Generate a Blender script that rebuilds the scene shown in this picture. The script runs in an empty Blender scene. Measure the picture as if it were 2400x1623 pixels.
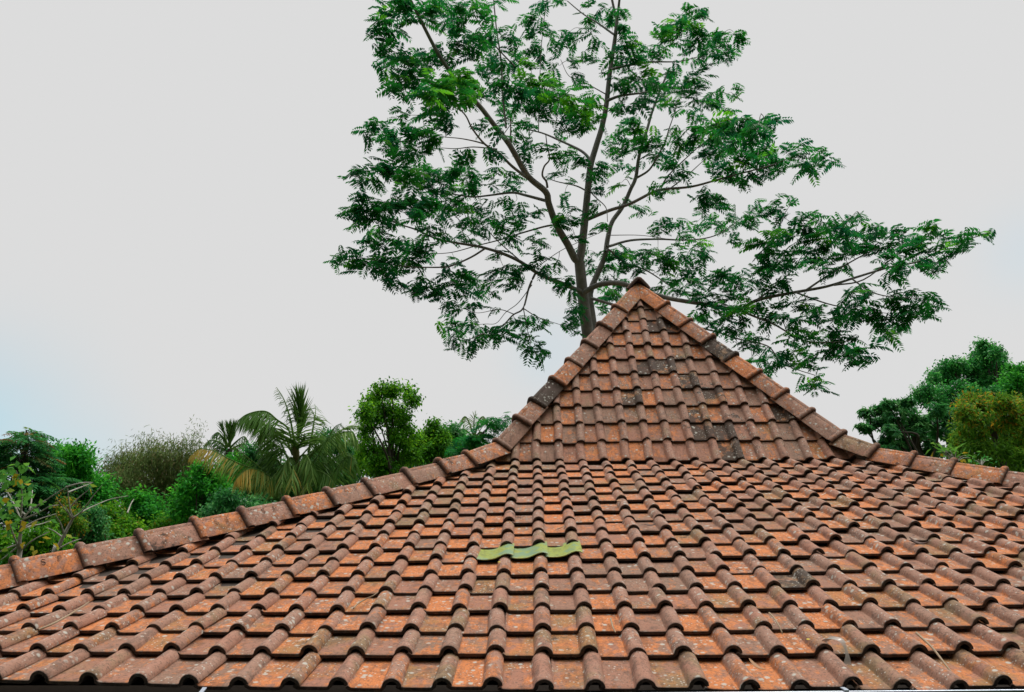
import bpy, math, random
import numpy as np
from mathutils import Matrix, Vector
C = bpy.context.scene
COL = C.collection
rng = np.random.default_rng(7)
random.seed(7)
R = math.radians
W = 0.2                                     # one roof tile column, metres
KZ = 3.8                                    # height of the break between the two roof pitches
# ------------------------------------------------------------------ camera
F_PX = 1837.76
YAW, PITCH, ROLL = -0.0278, 0.2786, -0.0046
CAM = np.array([0.8895, -34.911, -4.792]) * W + np.array([0, 0, KZ])
def cam_axes():
    cy, sy, cp, sp = math.cos(YAW), math.sin(YAW), math.cos(PITCH), math.sin(PITCH)
    f = np.array([sy*cp, cy*cp, sp]); r = np.array([cy, -sy, 0.0]); u = np.cross(r, f)
    c, s = math.cos(ROLL), math.sin(ROLL)
    return c*r + s*u, -s*r + c*u, f
AR, AU, AF = cam_axes()
cd = bpy.data.cameras.new('camera'); cam = bpy.data.objects.new('camera', cd); COL.objects.link(cam)
cd.sensor_width = 36.0; cd.lens = F_PX/2400*36; cd.clip_end = 2000; cd.clip_start = 0.05
cam.matrix_world = Matrix(((AR[0], AU[0], -AF[0], CAM[0]), (AR[1], AU[1], -AF[1], CAM[1]), (AR[2], AU[2], -AF[2], CAM[2]), (0, 0, 0, 1)))
C.camera = cam
def at(x, y, d):
    """the point seen at photo pixel (x, y), d metres ahead of the camera"""
    return CAM + d*(AF + (x-1200)/F_PX*AR + (811.5-y)/F_PX*AU)
def to_px(P):
    q = (np.atleast_2d(P)-CAM); z = q@AF
    return np.stack([1200+F_PX*(q@AR)/z, 811.5-F_PX*(q@AU)/z], 1)
def ray(x, y):
    v = AF + (x-1200)/F_PX*AR + (811.5-y)/F_PX*AU
    return v/np.linalg.norm(v)
# ------------------------------------------------------------------ sky, sun, exposure
SUN_EL, SUN_AZ = R(64), R(62)               # high, to the right and beyond the roof
CLOUD = 0.716
w = bpy.data.worlds.new('World'); C.world = w; w.use_nodes = True
nt = w.node_tree; nt.nodes.clear()
N = nt.nodes.new; LK = nt.links.new
out = N('ShaderNodeOutputWorld'); mixs = N('ShaderNodeMixShader'); bgc = N('ShaderNodeBackground'); bgs = N('ShaderNodeBackground')
sky = N('ShaderNodeTexSky'); sky.sky_type = 'NISHITA'; sky.sun_disc = False; sky.sun_elevation = SUN_EL; sky.sun_rotation = SUN_AZ
bgs.inputs[1].default_value = 0.12
hz = N('ShaderNodeMix'); hz.data_type = 'RGBA'; hz.inputs[0].default_value = 0.55; hz.inputs[7].default_value = (5.0, 7.4, 7.8, 1); LK(sky.outputs[0], hz.inputs[6]); LK(hz.outputs[2], bgs.inputs[0])   # thin bright veil over the blue
tc = N('ShaderNodeTexCoord'); sep = N('ShaderNodeSeparateXYZ'); LK(tc.outputs['Generated'], sep.inputs[0])
def wmath(op, a, b=None, clamp=False):
    n = N('ShaderNodeMath'); n.operation = op; n.use_clamp = clamp
    for i, v in enumerate((a, b)):
        if v is None: continue
        if isinstance(v, (int, float)): n.inputs[i].default_value = v
        else: LK(v, n.inputs[i])
    return n.outputs[0]
mr = N('ShaderNodeMapRange'); mr.interpolation_type = 'SMOOTHSTEP'; LK(sep.outputs[2], mr.inputs[0])
for i, v in ((1, 0.68), (2, 1.0), (3, CLOUD), (4, 3.0)): mr.inputs[i].default_value = v    # overcast: brightest overhead
def wramp(v, a, b, c, d):
    n = N('ShaderNodeMapRange'); n.interpolation_type = 'SMOOTHSTEP'; LK(v, n.inputs[0])
    for i, q in enumerate((a, b, c, d)): n.inputs[i+1].default_value = q
    return n.outputs[0]
rear_dim = wmath('MULTIPLY', wramp(sep.outputs[1], -0.45, 0.0, 1.0, 0.0), wramp(sep.outputs[2], 0.50, 0.72, 1.0, 0.0))   # low rear sky darkened to shade tile fronts, standing for unseen woods and houses
bcol = N('ShaderNodeMix'); bcol.data_type = 'RGBA'; LK(rear_dim, bcol.inputs[0]); bcol.inputs[6].default_value = (1, 1, 1, 1); bcol.inputs[7].default_value = (0.10, 0.12, 0.08, 1)
LK(bcol.outputs[2], bgc.inputs[0]); LK(mr.outputs[0], bgc.inputs[1])
mask = None                                  # thin patches in the cloud, low over the trees
for (px, py, amp, k) in ((-60, 1000, 0.75, 260), (190, 1110, 0.35, 400), (1290, 820, 0.32, 700), (2420, 590, 0.25, 900)):
    d = ray(px, py); dp = N('ShaderNodeVectorMath'); dp.operation = 'DOT_PRODUCT'; LK(tc.outputs['Generated'], dp.inputs[0]); dp.inputs[1].default_value = d
    e = wmath('EXPONENT', wmath('MULTIPLY', wmath('SUBTRACT', dp.outputs['Value'], 1.0), k))
    m = wmath('MULTIPLY', e, amp); mask = m if mask is None else wmath('ADD', mask, m, True)
nz = N('ShaderNodeTexNoise'); nz.inputs['Scale'].default_value = 7; nz.inputs['Detail'].default_value = 4; LK(tc.outputs['Generated'], nz.inputs['Vector'])
mask = wmath('MULTIPLY', mask, wmath('ADD', nz.outputs[0], 0.5), True)
LK(mask, mixs.inputs[0]); LK(bgc.outputs[0], mixs.inputs[1]); LK(bgs.outputs[0], mixs.inputs[2]); LK(mixs.outputs[0], out.inputs[0])
sl = bpy.data.lights.new('sun', 'SUN'); sl.energy = 1.5; sl.angle = R(12); sl.color = (1, 0.95, 0.87)
so = bpy.data.objects.new('sun', sl); COL.objects.link(so)
sd = Vector((math.sin(SUN_AZ)*math.cos(SUN_EL), math.cos(SUN_AZ)*math.cos(SUN_EL), math.sin(SUN_EL)))
so.rotation_euler = sd.to_track_quat('Z', 'Y').to_euler(); so.location = (0, 0, 60)
C.view_settings.view_transform = 'Standard'; C.view_settings.look = 'None'; C.view_settings.exposure = 0; C.view_settings.gamma = 1
C.render.engine = 'CYCLES'
# ------------------------------------------------------------------ helpers
class MB:
    """collects vertices, faces and per-vertex colours for one mesh"""
    def __init__(s): s.v = []; s.f = []; s.a = []; s.p = []; s.n = 0
    def add(s, v, f, a=(0.5, 0.5, 0.5, 0), p=None):
        s.p.append(np.zeros(np.size(v)//3) if p is None else np.asarray(p, float).ravel()); v = np.asarray(v, float).reshape(-1, 3); a = np.asarray(a, float)
        if a.ndim == 1: a = np.repeat(a[None], len(v), 0)
        s.v.append(v); s.a.append(a)
        for k in (f if isinstance(f, list) else [f]):
            s.f.append(np.asarray(k, int) + s.n)
        s.n += len(v)
    def build(s, name, mat, parent=None, smooth=None, origin=None):
        me = bpy.data.meshes.new(name)
        V = np.concatenate(s.v); A = np.concatenate(s.a)
        og = np.zeros(3) if origin is None else np.asarray(origin, float)
        V = V - og
        me.vertices.add(len(V)); me.vertices.foreach_set('co', V.astype(np.float32).ravel())
        tot = [np.full(len(f), f.shape[1]) for f in s.f]; tot = np.concatenate(tot)
        idx = np.concatenate([f.ravel() for f in s.f])
        me.loops.add(len(idx)); me.loops.foreach_set('vertex_index', idx.astype(np.int32))
        me.polygons.add(len(tot)); st = np.concatenate([[0], np.cumsum(tot)[:-1]])
        me.polygons.foreach_set('loop_start', st.astype(np.int32)); me.polygons.foreach_set('loop_total', tot.astype(np.int32))
        me.update(calc_edges=True)
        at_ = me.attributes.new('lc', 'FLOAT_COLOR', 'POINT'); at_.data.foreach_set('color', A.astype(np.float32).ravel())
        pp = np.concatenate(s.p)
        if pp.any(): me.attributes.new('pan', 'FLOAT', 'POINT').data.foreach_set('value', pp.astype(np.float32))
        if smooth is not None:
            me.polygons.foreach_set('use_smooth', np.ones(len(tot), bool))
            if smooth < 179: me.set_sharp_from_angle(angle=R(smooth))
        me.materials.append(mat)
        o = bpy.data.objects.new(name, me); COL.objects.link(o)
        o.location = og
        if parent is not None:
            o.parent = parent
            if origin is not None or True: o.location = og - np.array(parent['_o'])
        o['_o'] = [float(q) for q in og]
        return o
def tag(o, label=None, cat=None, group=None, kind=None):
    for k, v in (('label', label), ('category', cat), ('group', group), ('kind', kind)):
        if v: o[k] = v
    return o
def empty(name, loc, label, cat, group=None):
    o = bpy.data.objects.new(name, None); COL.objects.link(o); o.location = loc; o['_o'] = [float(q) for q in loc]
    return tag(o, label, cat, group)
def box(mb, lo, hi, a=(0.5, 0.5, 0.5, 0)):
    x0, y0, z0 = lo; x1, y1, z1 = hi
    v = [(x0,y0,z0),(x1,y0,z0),(x1,y1,z0),(x0,y1,z0),(x0,y0,z1),(x1,y0,z1),(x1,y1,z1),(x0,y1,z1)]
    mb.add(v, np.array([(0,3,2,1),(4,5,6,7),(0,1,5,4),(1,2,6,5),(2,3,7,6),(3,0,4,7)]), a)
def unit(v): v = np.asarray(v, float); return v/np.maximum(np.linalg.norm(v, axis=-1, keepdims=True), 1e-9)
def smoothline(P, n=4):
    """Catmull-Rom through the points"""
    P = np.asarray(P, float)
    if len(P) < 3: 
        t = np.linspace(0, 1, n+1)[:, None]; return P[0]*(1-t)+P[1]*t
    Q = np.vstack([2*P[0]-P[1], P, 2*P[-1]-P[-2]]); o = []
    for i in range(len(P)-1):
        a, b, c, d = Q[i:i+4]
        for t in np.linspace(0, 1, n, endpoint=False):
            o.append(0.5*((2*b)+(c-a)*t+(2*a-5*b+4*c-d)*t*t+(-a+3*b-3*c+d)*t**3))
    o.append(P[-1]); return np.array(o)
def tube(mb, P, rad, sides=6, a=(0.5, 0.5, 0.5, 0)):
    P = np.asarray(P, float); n = len(P); rad = np.broadcast_to(np.asarray(rad, float), (n,))
    T = unit(np.gradient(P, axis=0)); ref = np.array([0.31, 0.17, 0.93]); 
    S = np.cross(T, ref); S = unit(np.where(np.linalg.norm(S, axis=1, keepdims=True) < 0.1, np.cross(T, [1, 0, 0]), S)); B = np.cross(T, S)
    th = np.arange(sides)/sides*2*math.pi
    V = P[:, None] + rad[:, None, None]*(np.cos(th)[None, :, None]*S[:, None]+np.sin(th)[None, :, None]*B[:, None])
    i = np.arange(n-1)[:, None]*sides; j = np.arange(sides)[None]; k = (j+1) % sides
    F = np.stack([i+j, i+k, i+sides+k, i+sides+j], -1).reshape(-1, 4)
    mb.add(V.reshape(-1, 3), F, a)
# ------------------------------------------------------------------ materials
def mat(name):
    m = bpy.data.materials.new(name); m.use_nodes = True; t = m.node_tree; b = t.nodes['Principled BSDF']
    return m, t, b
class G:
    """short-hand for building node trees"""
    def __init__(s, t): s.t = t
    def n(s, k, **kw):
        x = s.t.nodes.new(k)
        for a, v in kw.items(): setattr(x, a, v)
        return x
    def set(s, sock, v):
        if isinstance(v, (int, float)): sock.default_value = v
        elif isinstance(v, tuple): sock.default_value = v if len(v) != 3 or sock.type == 'VECTOR' else v+(1,)
        else: s.t.links.new(v, sock)
    def math(s, op, a, b=None, clamp=False):
        x = s.n('ShaderNodeMath', operation=op, use_clamp=clamp); s.set(x.inputs[0], a)
        if b is not None: s.set(x.inputs[1], b)
        return x.outputs[0]
    def noise(s, vec, scale, detail=4, rough=0.6):
        x = s.n('ShaderNodeTexNoise'); s.t.links.new(vec, x.inputs['Vector']); x.inputs['Scale'].default_value = scale
        x.inputs['Detail'].default_value = detail; x.inputs['Roughness'].default_value = rough; return x.outputs[0]
    def ramp(s, v, lo, hi, a=0.0, b=1.0):
        x = s.n('ShaderNodeMapRange', interpolation_type='SMOOTHSTEP'); s.set(x.inputs[0], v)
        for i, q in ((1, lo), (2, hi), (3, a), (4, b)): s.set(x.inputs[i], q)
        return x.outputs[0]
    def mix(s, f, a, b, mode='MIX'):
        x = s.n('ShaderNodeMix', data_type='RGBA', blend_type=mode); s.set(x.inputs[0], f); s.set(x.inputs[6], a); s.set(x.inputs[7], b); return x.outputs[2]
    def bump(s, h, strength, dist=0.01):
        x = s.n('ShaderNodeBump'); s.set(x.inputs['Height'], h); x.inputs['Strength'].default_value = strength; x.inputs['Distance'].default_value = dist; return x.outputs[0]
def clay_material(name, orange=0.0, lichen=0.0, mould=0.0):
    m, t, b = mat(name); g = G(t)
    tcn = g.n('ShaderNodeTexCoord'); at_ = g.n('ShaderNodeAttribute', attribute_name='lc'); sp = g.n('ShaderNodeSeparateColor'); t.links.new(at_.outputs['Color'], sp.inputs[0])
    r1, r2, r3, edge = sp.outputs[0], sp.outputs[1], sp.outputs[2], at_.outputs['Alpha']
    cb = g.n('ShaderNodeCombineXYZ'); g.set(cb.inputs[0], g.math('MULTIPLY', r1, 31.0)); g.set(cb.inputs[1], g.math('MULTIPLY', r2, 47.0)); g.set(cb.inputs[2], g.math('MULTIPLY', r3, 23.0))
    va = g.n('ShaderNodeVectorMath', operation='ADD'); t.links.new(tcn.outputs['Object'], va.inputs[0]); t.links.new(cb.outputs[0], va.inputs[1]); P = va.outputs[0]
    pan = g.n('ShaderNodeAttribute', attribute_name='pan').outputs['Fac']
    sm_ = g.n('ShaderNodeMapping'); t.links.new(P, sm_.inputs[0]); sm_.inputs['Scale'].default_value = (26, 4.5, 9); stk = g.noise(sm_.outputs[0], 1.0, 5, 0.6)   # rain streaks running down the slope
    n1 = g.noise(P, 7, 5, 0.62); n2 = g.noise(P, 38, 5, 0.7); n3 = g.noise(P, 190, 3, 0.7); n4 = g.noise(P, 14, 6, 0.65); n5 = g.noise(tcn.outputs['Object'], 2.6, 7, 0.62); n6 = g.noise(P, 55, 6, 0.75)
    weath = g.math('ADD', g.math('MULTIPLY', r1, 0.5), g.math('MULTIPLY', n1, 0.85))
    c = g.mix(g.ramp(weath, 0.35, 1.0), (0.335, 0.150, 0.094), (0.215, 0.142, 0.098))
    c = g.mix(g.ramp(n2, 0.35, 0.75, 0, 0.5), c, (0.37, 0.20, 0.14))
    c = g.mix(g.math('MULTIPLY', g.math('SUBTRACT', 1.0, pan), g.ramp(n1, 0.3, 0.65, 0.12, 0.55)), c, (0.43, 0.245, 0.18))
    # raw orange clay where rain has scoured the surface
    om = g.math('ADD', g.math('ADD', g.math('MULTIPLY', n4, 0.6), g.math('MULTIPLY', stk, 0.5)), g.math('ADD', g.math('MULTIPLY', r2, 0.24), g.math('ADD', g.math('MULTIPLY', n2, 0.34), g.math('MULTIPLY', pan, 0.12))))
    om = g.ramp(g.math('ADD', g.math('MULTIPLY', g.math('SUBTRACT', om, 0.9), 1.35), 0.86), 0.88-orange, 1.06-orange)
    c = g.mix(g.math('MULTIPLY', om, 0.88), c, g.mix(n3, (0.70, 0.215, 0.05), (0.50, 0.18, 0.065)))
    # olive algae
    c = g.mix(g.math('MULTIPLY', g.ramp(g.math('ADD', g.math('MULTIPLY', r3, 0.5), g.math('MULTIPLY', n1, 0.9)), 0.78, 1.02), 0.6), c, (0.20, 0.155, 0.065))
    # black mould
    bm = g.ramp(g.math('ADD', g.math('ADD', g.math('MULTIPLY', n4, 0.62), g.math('MULTIPLY', n6, 0.32)), g.math('ADD', g.math('MULTIPLY', g.math('SUBTRACT', n5, 0.5), 0.9), g.math('ADD', g.math('MULTIPLY', g.ramp(r3, 0.86, 1.0), 0.12), g.math('MULTIPLY', g.ramp(r3, 0.985, 1.0), 0.17)))), 0.64-mould, 0.74-mould)
    c = g.mix(g.math('MULTIPLY', bm, 0.88), c, (0.035, 0.028, 0.024))
    # dark specks
    st_ = g.ramp(g.math('ADD', g.math('MULTIPLY', g.noise(P, 20, 6, 0.75), 0.55), g.math('MULTIPLY', stk, 0.55)), 0.53, 0.67); c = g.mix(g.math('MULTIPLY', st_, 0.54), c, (0.085, 0.058, 0.046))
    sk = g.ramp(g.noise(P, 85, 3, 0.7), 0.53, 0.63); c = g.mix(g.math('MULTIPLY', sk, 0.54), c, (0.07, 0.045, 0.035))
    # pale lichen spots
    def spots(scale, size, amt, clus):
        v = g.n('ShaderNodeTexVoronoi', feature='F1'); t.links.new(P, v.inputs['Vector']); v.inputs['Scale'].default_value = scale
        d = g.math('ADD', v.outputs['Distance'], g.math('MULTIPLY', g.math('SUBTRACT', n2, 0.5), 0.35))
        cl = g.ramp(g.math('ADD', g.noise(P, clus, 2, 0.5), g.math('MULTIPLY', r2, 0.12)), 0.52-lichen, 0.64-lichen)
        sc = g.n('ShaderNodeSeparateColor'); t.links.new(v.outputs['Color'], sc.inputs[0])
        keep = g.ramp(sc.outputs[0], 0.44-lichen, 0.48-lichen)
        return g.math('MULTIPLY', g.math('MULTIPLY', g.ramp(d, size, size*0.55), g.math('MULTIPLY', cl, keep)), amt)
    c = g.mix(spots(24, 0.34, 0.85, 5), c, (0.47, 0.46, 0.40)); c = g.mix(spots(60, 0.30, 0.8, 7), c, (0.52, 0.50, 0.44))
    # grime with painted-in shade on the tile lips and undersides
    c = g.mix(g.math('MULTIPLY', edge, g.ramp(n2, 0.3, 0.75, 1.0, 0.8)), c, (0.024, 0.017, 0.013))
    t.links.new(c, b.inputs['Base Color']); b.inputs['Roughness'].default_value = 0.82; b.inputs['Specular IOR Level'].default_value = 0.3
    h = g.math('ADD', g.math('MULTIPLY', n3, 0.5), g.math('ADD', g.math('MULTIPLY', n2, 0.7), n4))
    t.links.new(g.bump(h, 0.8, 0.008), b.inputs['Normal'])
    return m
M_TILE = clay_material('clay_tile', 0.04, 0.03, 0.015)
M_TILE_UP = clay_material('clay_tile_steep', 0.0, -0.01, 0.075)
M_RIDGE = clay_material('clay_ridge', 0.13, 0.05, 0.07)
def simple(name, col, rough=0.7, var=0.25, scale=8, metallic=0.0, bump=0.2):
    m, t, b = mat(name); g = G(t); tcn = g.n('ShaderNodeTexCoord')
    n = g.noise(tcn.outputs['Object'], scale, 5); 
    c = g.mix(n, tuple(q*(1-var) for q in col), tuple(min(1, q*(1+var)) for q in col)); t.links.new(c, b.inputs['Base Color'])
    b.inputs['Roughness'].default_value = rough; b.inputs['Metallic'].default_value = metallic
    if bump: t.links.new(g.bump(g.noise(tcn.outputs['Object'], scale*6, 4), bump, 0.01), b.inputs['Normal'])
    return m
M_GUTTER = simple('gutter_paint', (0.018, 0.021, 0.027), 0.45, 0.3, 12, 0.0, 0.05)
M_RIM = simple('bare_metal_rim', (0.55, 0.60, 0.68), 0.35, 0.15, 20, 0.6, 0.0)
M_STRAP = simple('strap_metal', (0.36, 0.40, 0.46), 0.4, 0.1, 20, 0.1, 0.0)
M_WOOD = simple('dark_timber', (0.05, 0.035, 0.025), 0.8, 0.4, 10)
M_MORTAR = simple('mortar', (0.09, 0.075, 0.062), 0.95, 0.4, 20, 0, 0.6)
M_SLAB = simple('concrete', (0.28, 0.27, 0.25), 0.9, 0.2, 5)
def bark_material(name, col, pale):
    m, t, b = mat(name); g = G(t); tcn = g.n('ShaderNodeTexCoord'); mp = g.n('ShaderNodeMapping'); t.links.new(tcn.outputs['Object'], mp.inputs[0]); mp.inputs['Scale'].default_value = (1, 1, 0.6)
    n = g.noise(mp.outputs[0], 5, 6, 0.7); n2 = g.noise(mp.outputs[0], 40, 4, 0.6)
    c = g.mix(g.ramp(n, 0.35, 0.7), col, pale); c = g.mix(g.math('MULTIPLY', g.ramp(n2, 0.55, 0.7), 0.5), c, tuple(q*0.4 for q in col))
    t.links.new(c, b.inputs['Base Color']); b.inputs['Roughness'].default_value = 0.85; t.links.new(g.bump(n2, 0.5, 0.02), b.inputs['Normal']); return m
M_BARK = bark_material('albizia_bark', (0.165, 0.155, 0.15), (0.28, 0.265, 0.255))
M_BARK_D = bark_material('dark_bark', (0.05, 0.04, 0.03), (0.09, 0.075, 0.06))
M_BARK_P = bark_material('pale_bark', (0.25, 0.235, 0.19), (0.50, 0.48, 0.43))
def leaf_material(name, dark, mid, bright, trans=0.35, gloss=0.45, third=None):
    """lc: red picks the shade of a leaf, green how far it has turned to the third colour"""
    m, t, b = mat(name); g = G(t); at_ = g.n('ShaderNodeAttribute', attribute_name='lc'); sp = g.n('ShaderNodeSeparateColor'); t.links.new(at_.outputs['Color'], sp.inputs[0])
    c = g.mix(g.ramp(sp.outputs[0], 0.0, 0.55), dark, mid); c = g.mix(g.ramp(sp.outputs[0], 0.6, 1.0), c, bright)
    if third: c = g.mix(g.ramp(sp.outputs[1], 0.45, 0.95), c, third)
    t.links.new(c, b.inputs['Base Color']); b.inputs['Roughness'].default_value = gloss; b.inputs['Specular IOR Level'].default_value = 0.10
    tr = g.n('ShaderNodeBsdfTranslucent'); hs = g.n('ShaderNodeHueSaturation'); hs.inputs['Value'].default_value = 1.3; hs.inputs['Hue'].default_value = 0.485; t.links.new(c, hs.inputs['Color']); t.links.new(hs.outputs[0], tr.inputs[0])
    mx = g.n('ShaderNodeMixShader'); mx.inputs[0].default_value = trans; t.links.new(b.outputs[0], mx.inputs[1]); t.links.new(tr.outputs[0], mx.inputs[2])
    t.links.new(mx.outputs[0], t.nodes['Material Output'].inputs[0]); return m
LM = {
 'albizia': leaf_material('albizia_leaf', (0.010, 0.105, 0.048), (0.018, 0.19, 0.034), (0.075, 0.38, 0.014), 0.5, 0.5),
 'deep':    leaf_material('deep_leaf', (0.020, 0.12, 0.040), (0.055, 0.26, 0.07), (0.20, 0.50, 0.16), 0.42, 0.30, (0.12, 0.05, 0.02)),
 'mid':     leaf_material('mid_leaf', (0.026, 0.125, 0.010), (0.075, 0.29, 0.014), (0.20, 0.50, 0.02), 0.44, 0.45, (0.26, 0.24, 0.02)),
 'bright':  leaf_material('bright_leaf', (0.014, 0.15, 0.022), (0.036, 0.33, 0.028), (0.11, 0.55, 0.04), 0.45, 0.5, (0.2, 0.30, 0.03)),
 'cool':    leaf_material('cool_leaf', (0.018, 0.13, 0.038), (0.042, 0.27, 0.06), (0.13, 0.47, 0.10), 0.44, 0.4, (0.1, 0.2, 0.05)),
 'olive':   leaf_material('olive_leaf', (0.032, 0.115, 0.012), (0.090, 0.255, 0.018), (0.21, 0.40, 0.04), 0.44, 0.5, (0.42, 0.25, 0.018)),
 'bamboo':  leaf_material('bamboo_leaf', (0.055, 0.115, 0.030), (0.15, 0.23, 0.065), (0.30, 0.37, 0.13), 0.36, 0.55, (0.20, 0.16, 0.07)),
 'palm':    leaf_material('palm_leaf', (0.024, 0.085, 0.016), (0.085, 0.20, 0.035), (0.26, 0.40, 0.11), 0.34, 0.38, (0.46, 0.32, 0.06)),
 'red':     leaf_material('red_tip_leaf', (0.018, 0.11, 0.045), (0.045, 0.23, 0.06), (0.11, 0.36, 0.05), 0.36, 0.45, (0.22, 0.11, 0.035)),
 'soft':    leaf_material('large_soft_leaf', (0.04, 0.17, 0.03), (0.08, 0.29, 0.04), (0.18, 0.45, 0.06), 0.4, 0.5, (0.42, 0.33, 0.02)),
}
# ------------------------------------------------------------------ roof geometry (in tile widths, local frame of one side: x along the eave, y inward, z up)
A0, A1, AUP, GA, GE = 0.3831, 0.3320, 0.9265, 1.2, 1.4445
XL, XR = -1.21, 15.36                        # ends of the front break line
XC, HF = (XL+XR)/2, (XR-XL)/2
YB = 24.4                                    # back break line
D_EAVE = 15*GA+GE
_dd = np.linspace(0, 22, 441); _a = A0+(A1-A0)*np.minimum(_dd/(16*GA), 1.0)
_py = -np.concatenate([[0], np.cumsum(np.cos((_a[1:]+_a[:-1])/2)*np.diff(_dd))]); _pz = -np.concatenate([[0], np.cumsum(np.sin((_a[1:]+_a[:-1])/2)*np.diff(_dd))])
def sag(c, d):
    """the old timbers have settled: small offsets normal to the slope and along the eave"""
    s = (c)/10; t = np.clip(d/(16*GA), -0.1, 1.1)
    s = np.clip(s, -2.0, 2.0); s3 = np.clip(s, -1.25, 1.25)
    dn = 0.0879*t-0.1275*t*t+0.6216*s3*t-0.2805*s3*s3*t+0.3933*s3*s3*t*t-0.6864*s3*t*t
    dx = 0.2446*s3-0.547*s3**3*t*0.5+0.0786*s3*t+0.0214*t-0.0586*s3*s3*t
    return np.clip(dn, -0.2, 0.2), dx*0.6
def slope_lower(c, d, n, sagged=True):
    """lattice point: column c, distance d down from the break, n above the tile crests"""
    c, d, n = np.broadcast_arrays(np.asarray(c, float), np.asarray(d, float), np.asarray(n, float))
    a = A0+(A1-A0)*np.clip(d/(16*GA), 0, 1)
    y = np.interp(d, _dd, _py); z = np.interp(d, _dd, _pz)
    y = np.where(d < 0, -d*math.cos(A0), y); z = np.where(d < 0, -d*math.sin(A0), z)
    dx = 0
    if sagged: dn, dx = sag(c, d); n = n+dn
    return np.stack([c+dx, y-n*np.sin(a)*-1*-1, z+n*np.cos(a)], -1)
def slope_upper(c, d, n):
    """d measured up from the break"""
    c, d, n = np.broadcast_arrays(np.asarray(c, float), np.asarray(d, float), np.asarray(n, float))
    return np.stack([c, d*math.cos(AUP)-n*math.sin(AUP), d*math.sin(AUP)+n*math.cos(AUP)], -1)
PROF = np.array([(-.86,.048),(-.83,.022),(-.80,.004),(-.72,0),(-.5,0),(-.3,0),(-.222,.002),(-.196,.03),(-.182,.084),(-.148,.139),(-.100,.178),(-.049,.201),(0,.207),(.051,.199),(.102,.175),(.150,.135),(.182,.084),(.193,.03)])
TH = 0.078
_tn = np.gradient(PROF, axis=0); _nn = np.stack([-_tn[:, 1], _tn[:, 0]], 1); _nn /= np.linalg.norm(_nn, axis=1, keepdims=True)
LOOP = np.vstack([PROF, (PROF-_nn*TH)[::-1]]); NP_ = len(PROF); NL = len(LOOP)
LEN = 1.43
def tile_faces(nr):
    i = np.arange(nr-1)[:, None]*NL; j = np.arange(NL)[None]; k = (j+1) % NL
    F = np.stack([i+j, i+NL+j, i+NL+k, i+k], -1).reshape(-1, 4)
    q = np.arange(NP_-1); b = (nr-1)*NL
    cap = np.stack([b+q, b+NL-1-q, b+NL-2-q, b+q+1], -1)
    return np.vstack([F, cap])
VS_HI = np.array([0, .3, .62, .9, .982, 1.0]); VS_LO = np.array([0, .6, 1.0])
F_HI, F_LO = tile_faces(len(VS_HI)), tile_faces(len(VS_LO))
def add_tile(mb, fn, c, d_lip, sgn, frame, half, xc, hi, col, extra=None, length=LEN, calm=False):
    """one tile whose crest lip lies at lattice (c, d_lip); sgn=+1 when d grows downwards"""
    VS = VS_HI if hi else VS_LO
    u = LOOP[:, 0][None].repeat(len(VS), 0).copy(); h = LOOP[:, 1][None].repeat(len(VS), 0).copy()
    v = (VS[:, None]*length).repeat(NL, 1)                      # distance from the tile's head
    if hi:                                                      # rounded lip
        ctr = LOOP.mean(0); h[-1, :NP_] -= 0.012; u[-1] = u[-1]
    rot = rng.normal(0, 0.02); lift = rng.normal(0, 0.016); tilt = rng.normal(0, 0.012); ox = rng.normal(0, 0.018); od = rng.normal(0, 0.026)
    if rng.random() < 0.03: od += rng.uniform(.05, .13); rot *= 2.2; lift += .02
    if calm: rot = lift = tilt = ox = od = 0
    wob = rng.normal(0, 0.007, NP_); wob = np.convolve(wob, [.25, .5, .25], 'same'); wl = np.concatenate([wob, wob[::-1]])
    v[-1] += wl; v[-2:-1] += wl*0.8
    if hi and not calm and rng.random() < 0.07:                 # a chipped lip
        k = rng.integers(2, NP_-2); ch = rng.uniform(0.04, 0.10)*np.exp(-((np.arange(NP_)-k)/rng.uniform(0.8, 1.8))**2); chl = np.concatenate([ch, ch[::-1]]); v[-1] -= chl; v[-2] -= chl
    back = length-v                                             # distance above the lip
    uu = u - rot*back; 
    n = h-0.207 - back*(0.102+tilt) + lift
    d = d_lip + sgn*(-back+od)
    if extra is not None: uu, d, n = extra(uu, d, n, v)
    P = fn(c+uu+ox, d, n)
    lim = np.maximum(half - P[..., 1], 0.02)
    dx = P[..., 0]-xc
    if (np.abs(dx) >= lim).all(): return
    P[..., 0] = xc + np.clip(dx, -lim, lim)
    E = np.zeros((len(VS), NL)); E[-1] = 1; E[-1, :NP_] = 1; E[:, NP_:] = 1; E[-2, :NP_] = 0.12  # mask for the shade and grime coloured onto lip and underside
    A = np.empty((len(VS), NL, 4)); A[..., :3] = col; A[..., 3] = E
    pn = np.clip(1-LOOP[:, 1]/0.05, 0, 1)[None].repeat(len(VS), 0); pn[:, NP_:] = 0
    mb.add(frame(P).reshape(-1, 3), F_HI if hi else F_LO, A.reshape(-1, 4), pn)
def frame_front(P): return P*W + np.array([0, 0, KZ])
XCY = YB/2
def frame_left(P):   # local x -> -Y, local y -> +X
    return np.stack([XL+P[..., 1], XCY-(P[..., 0]-XC), P[..., 2]], -1)*W+np.array([0, 0, KZ])
def frame_right(P):
    return np.stack([XR-P[..., 1], XCY+(P[..., 0]-XC), P[..., 2]], -1)*W+np.array([0, 0, KZ])
def frame_back(P):
    return np.stack([XC-(P[..., 0]-XC), YB-P[..., 1], P[..., 2]], -1)*W+np.array([0, 0, KZ])
pav = empty('pavilion', (XC*W, YB/2*W, 0), 'pavilion under a two-pitch hipped roof of weathered orange-brown clay tiles', 'pavilion')
GREEN = {(0, 10), (1, 10), (2, 10)}
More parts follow.
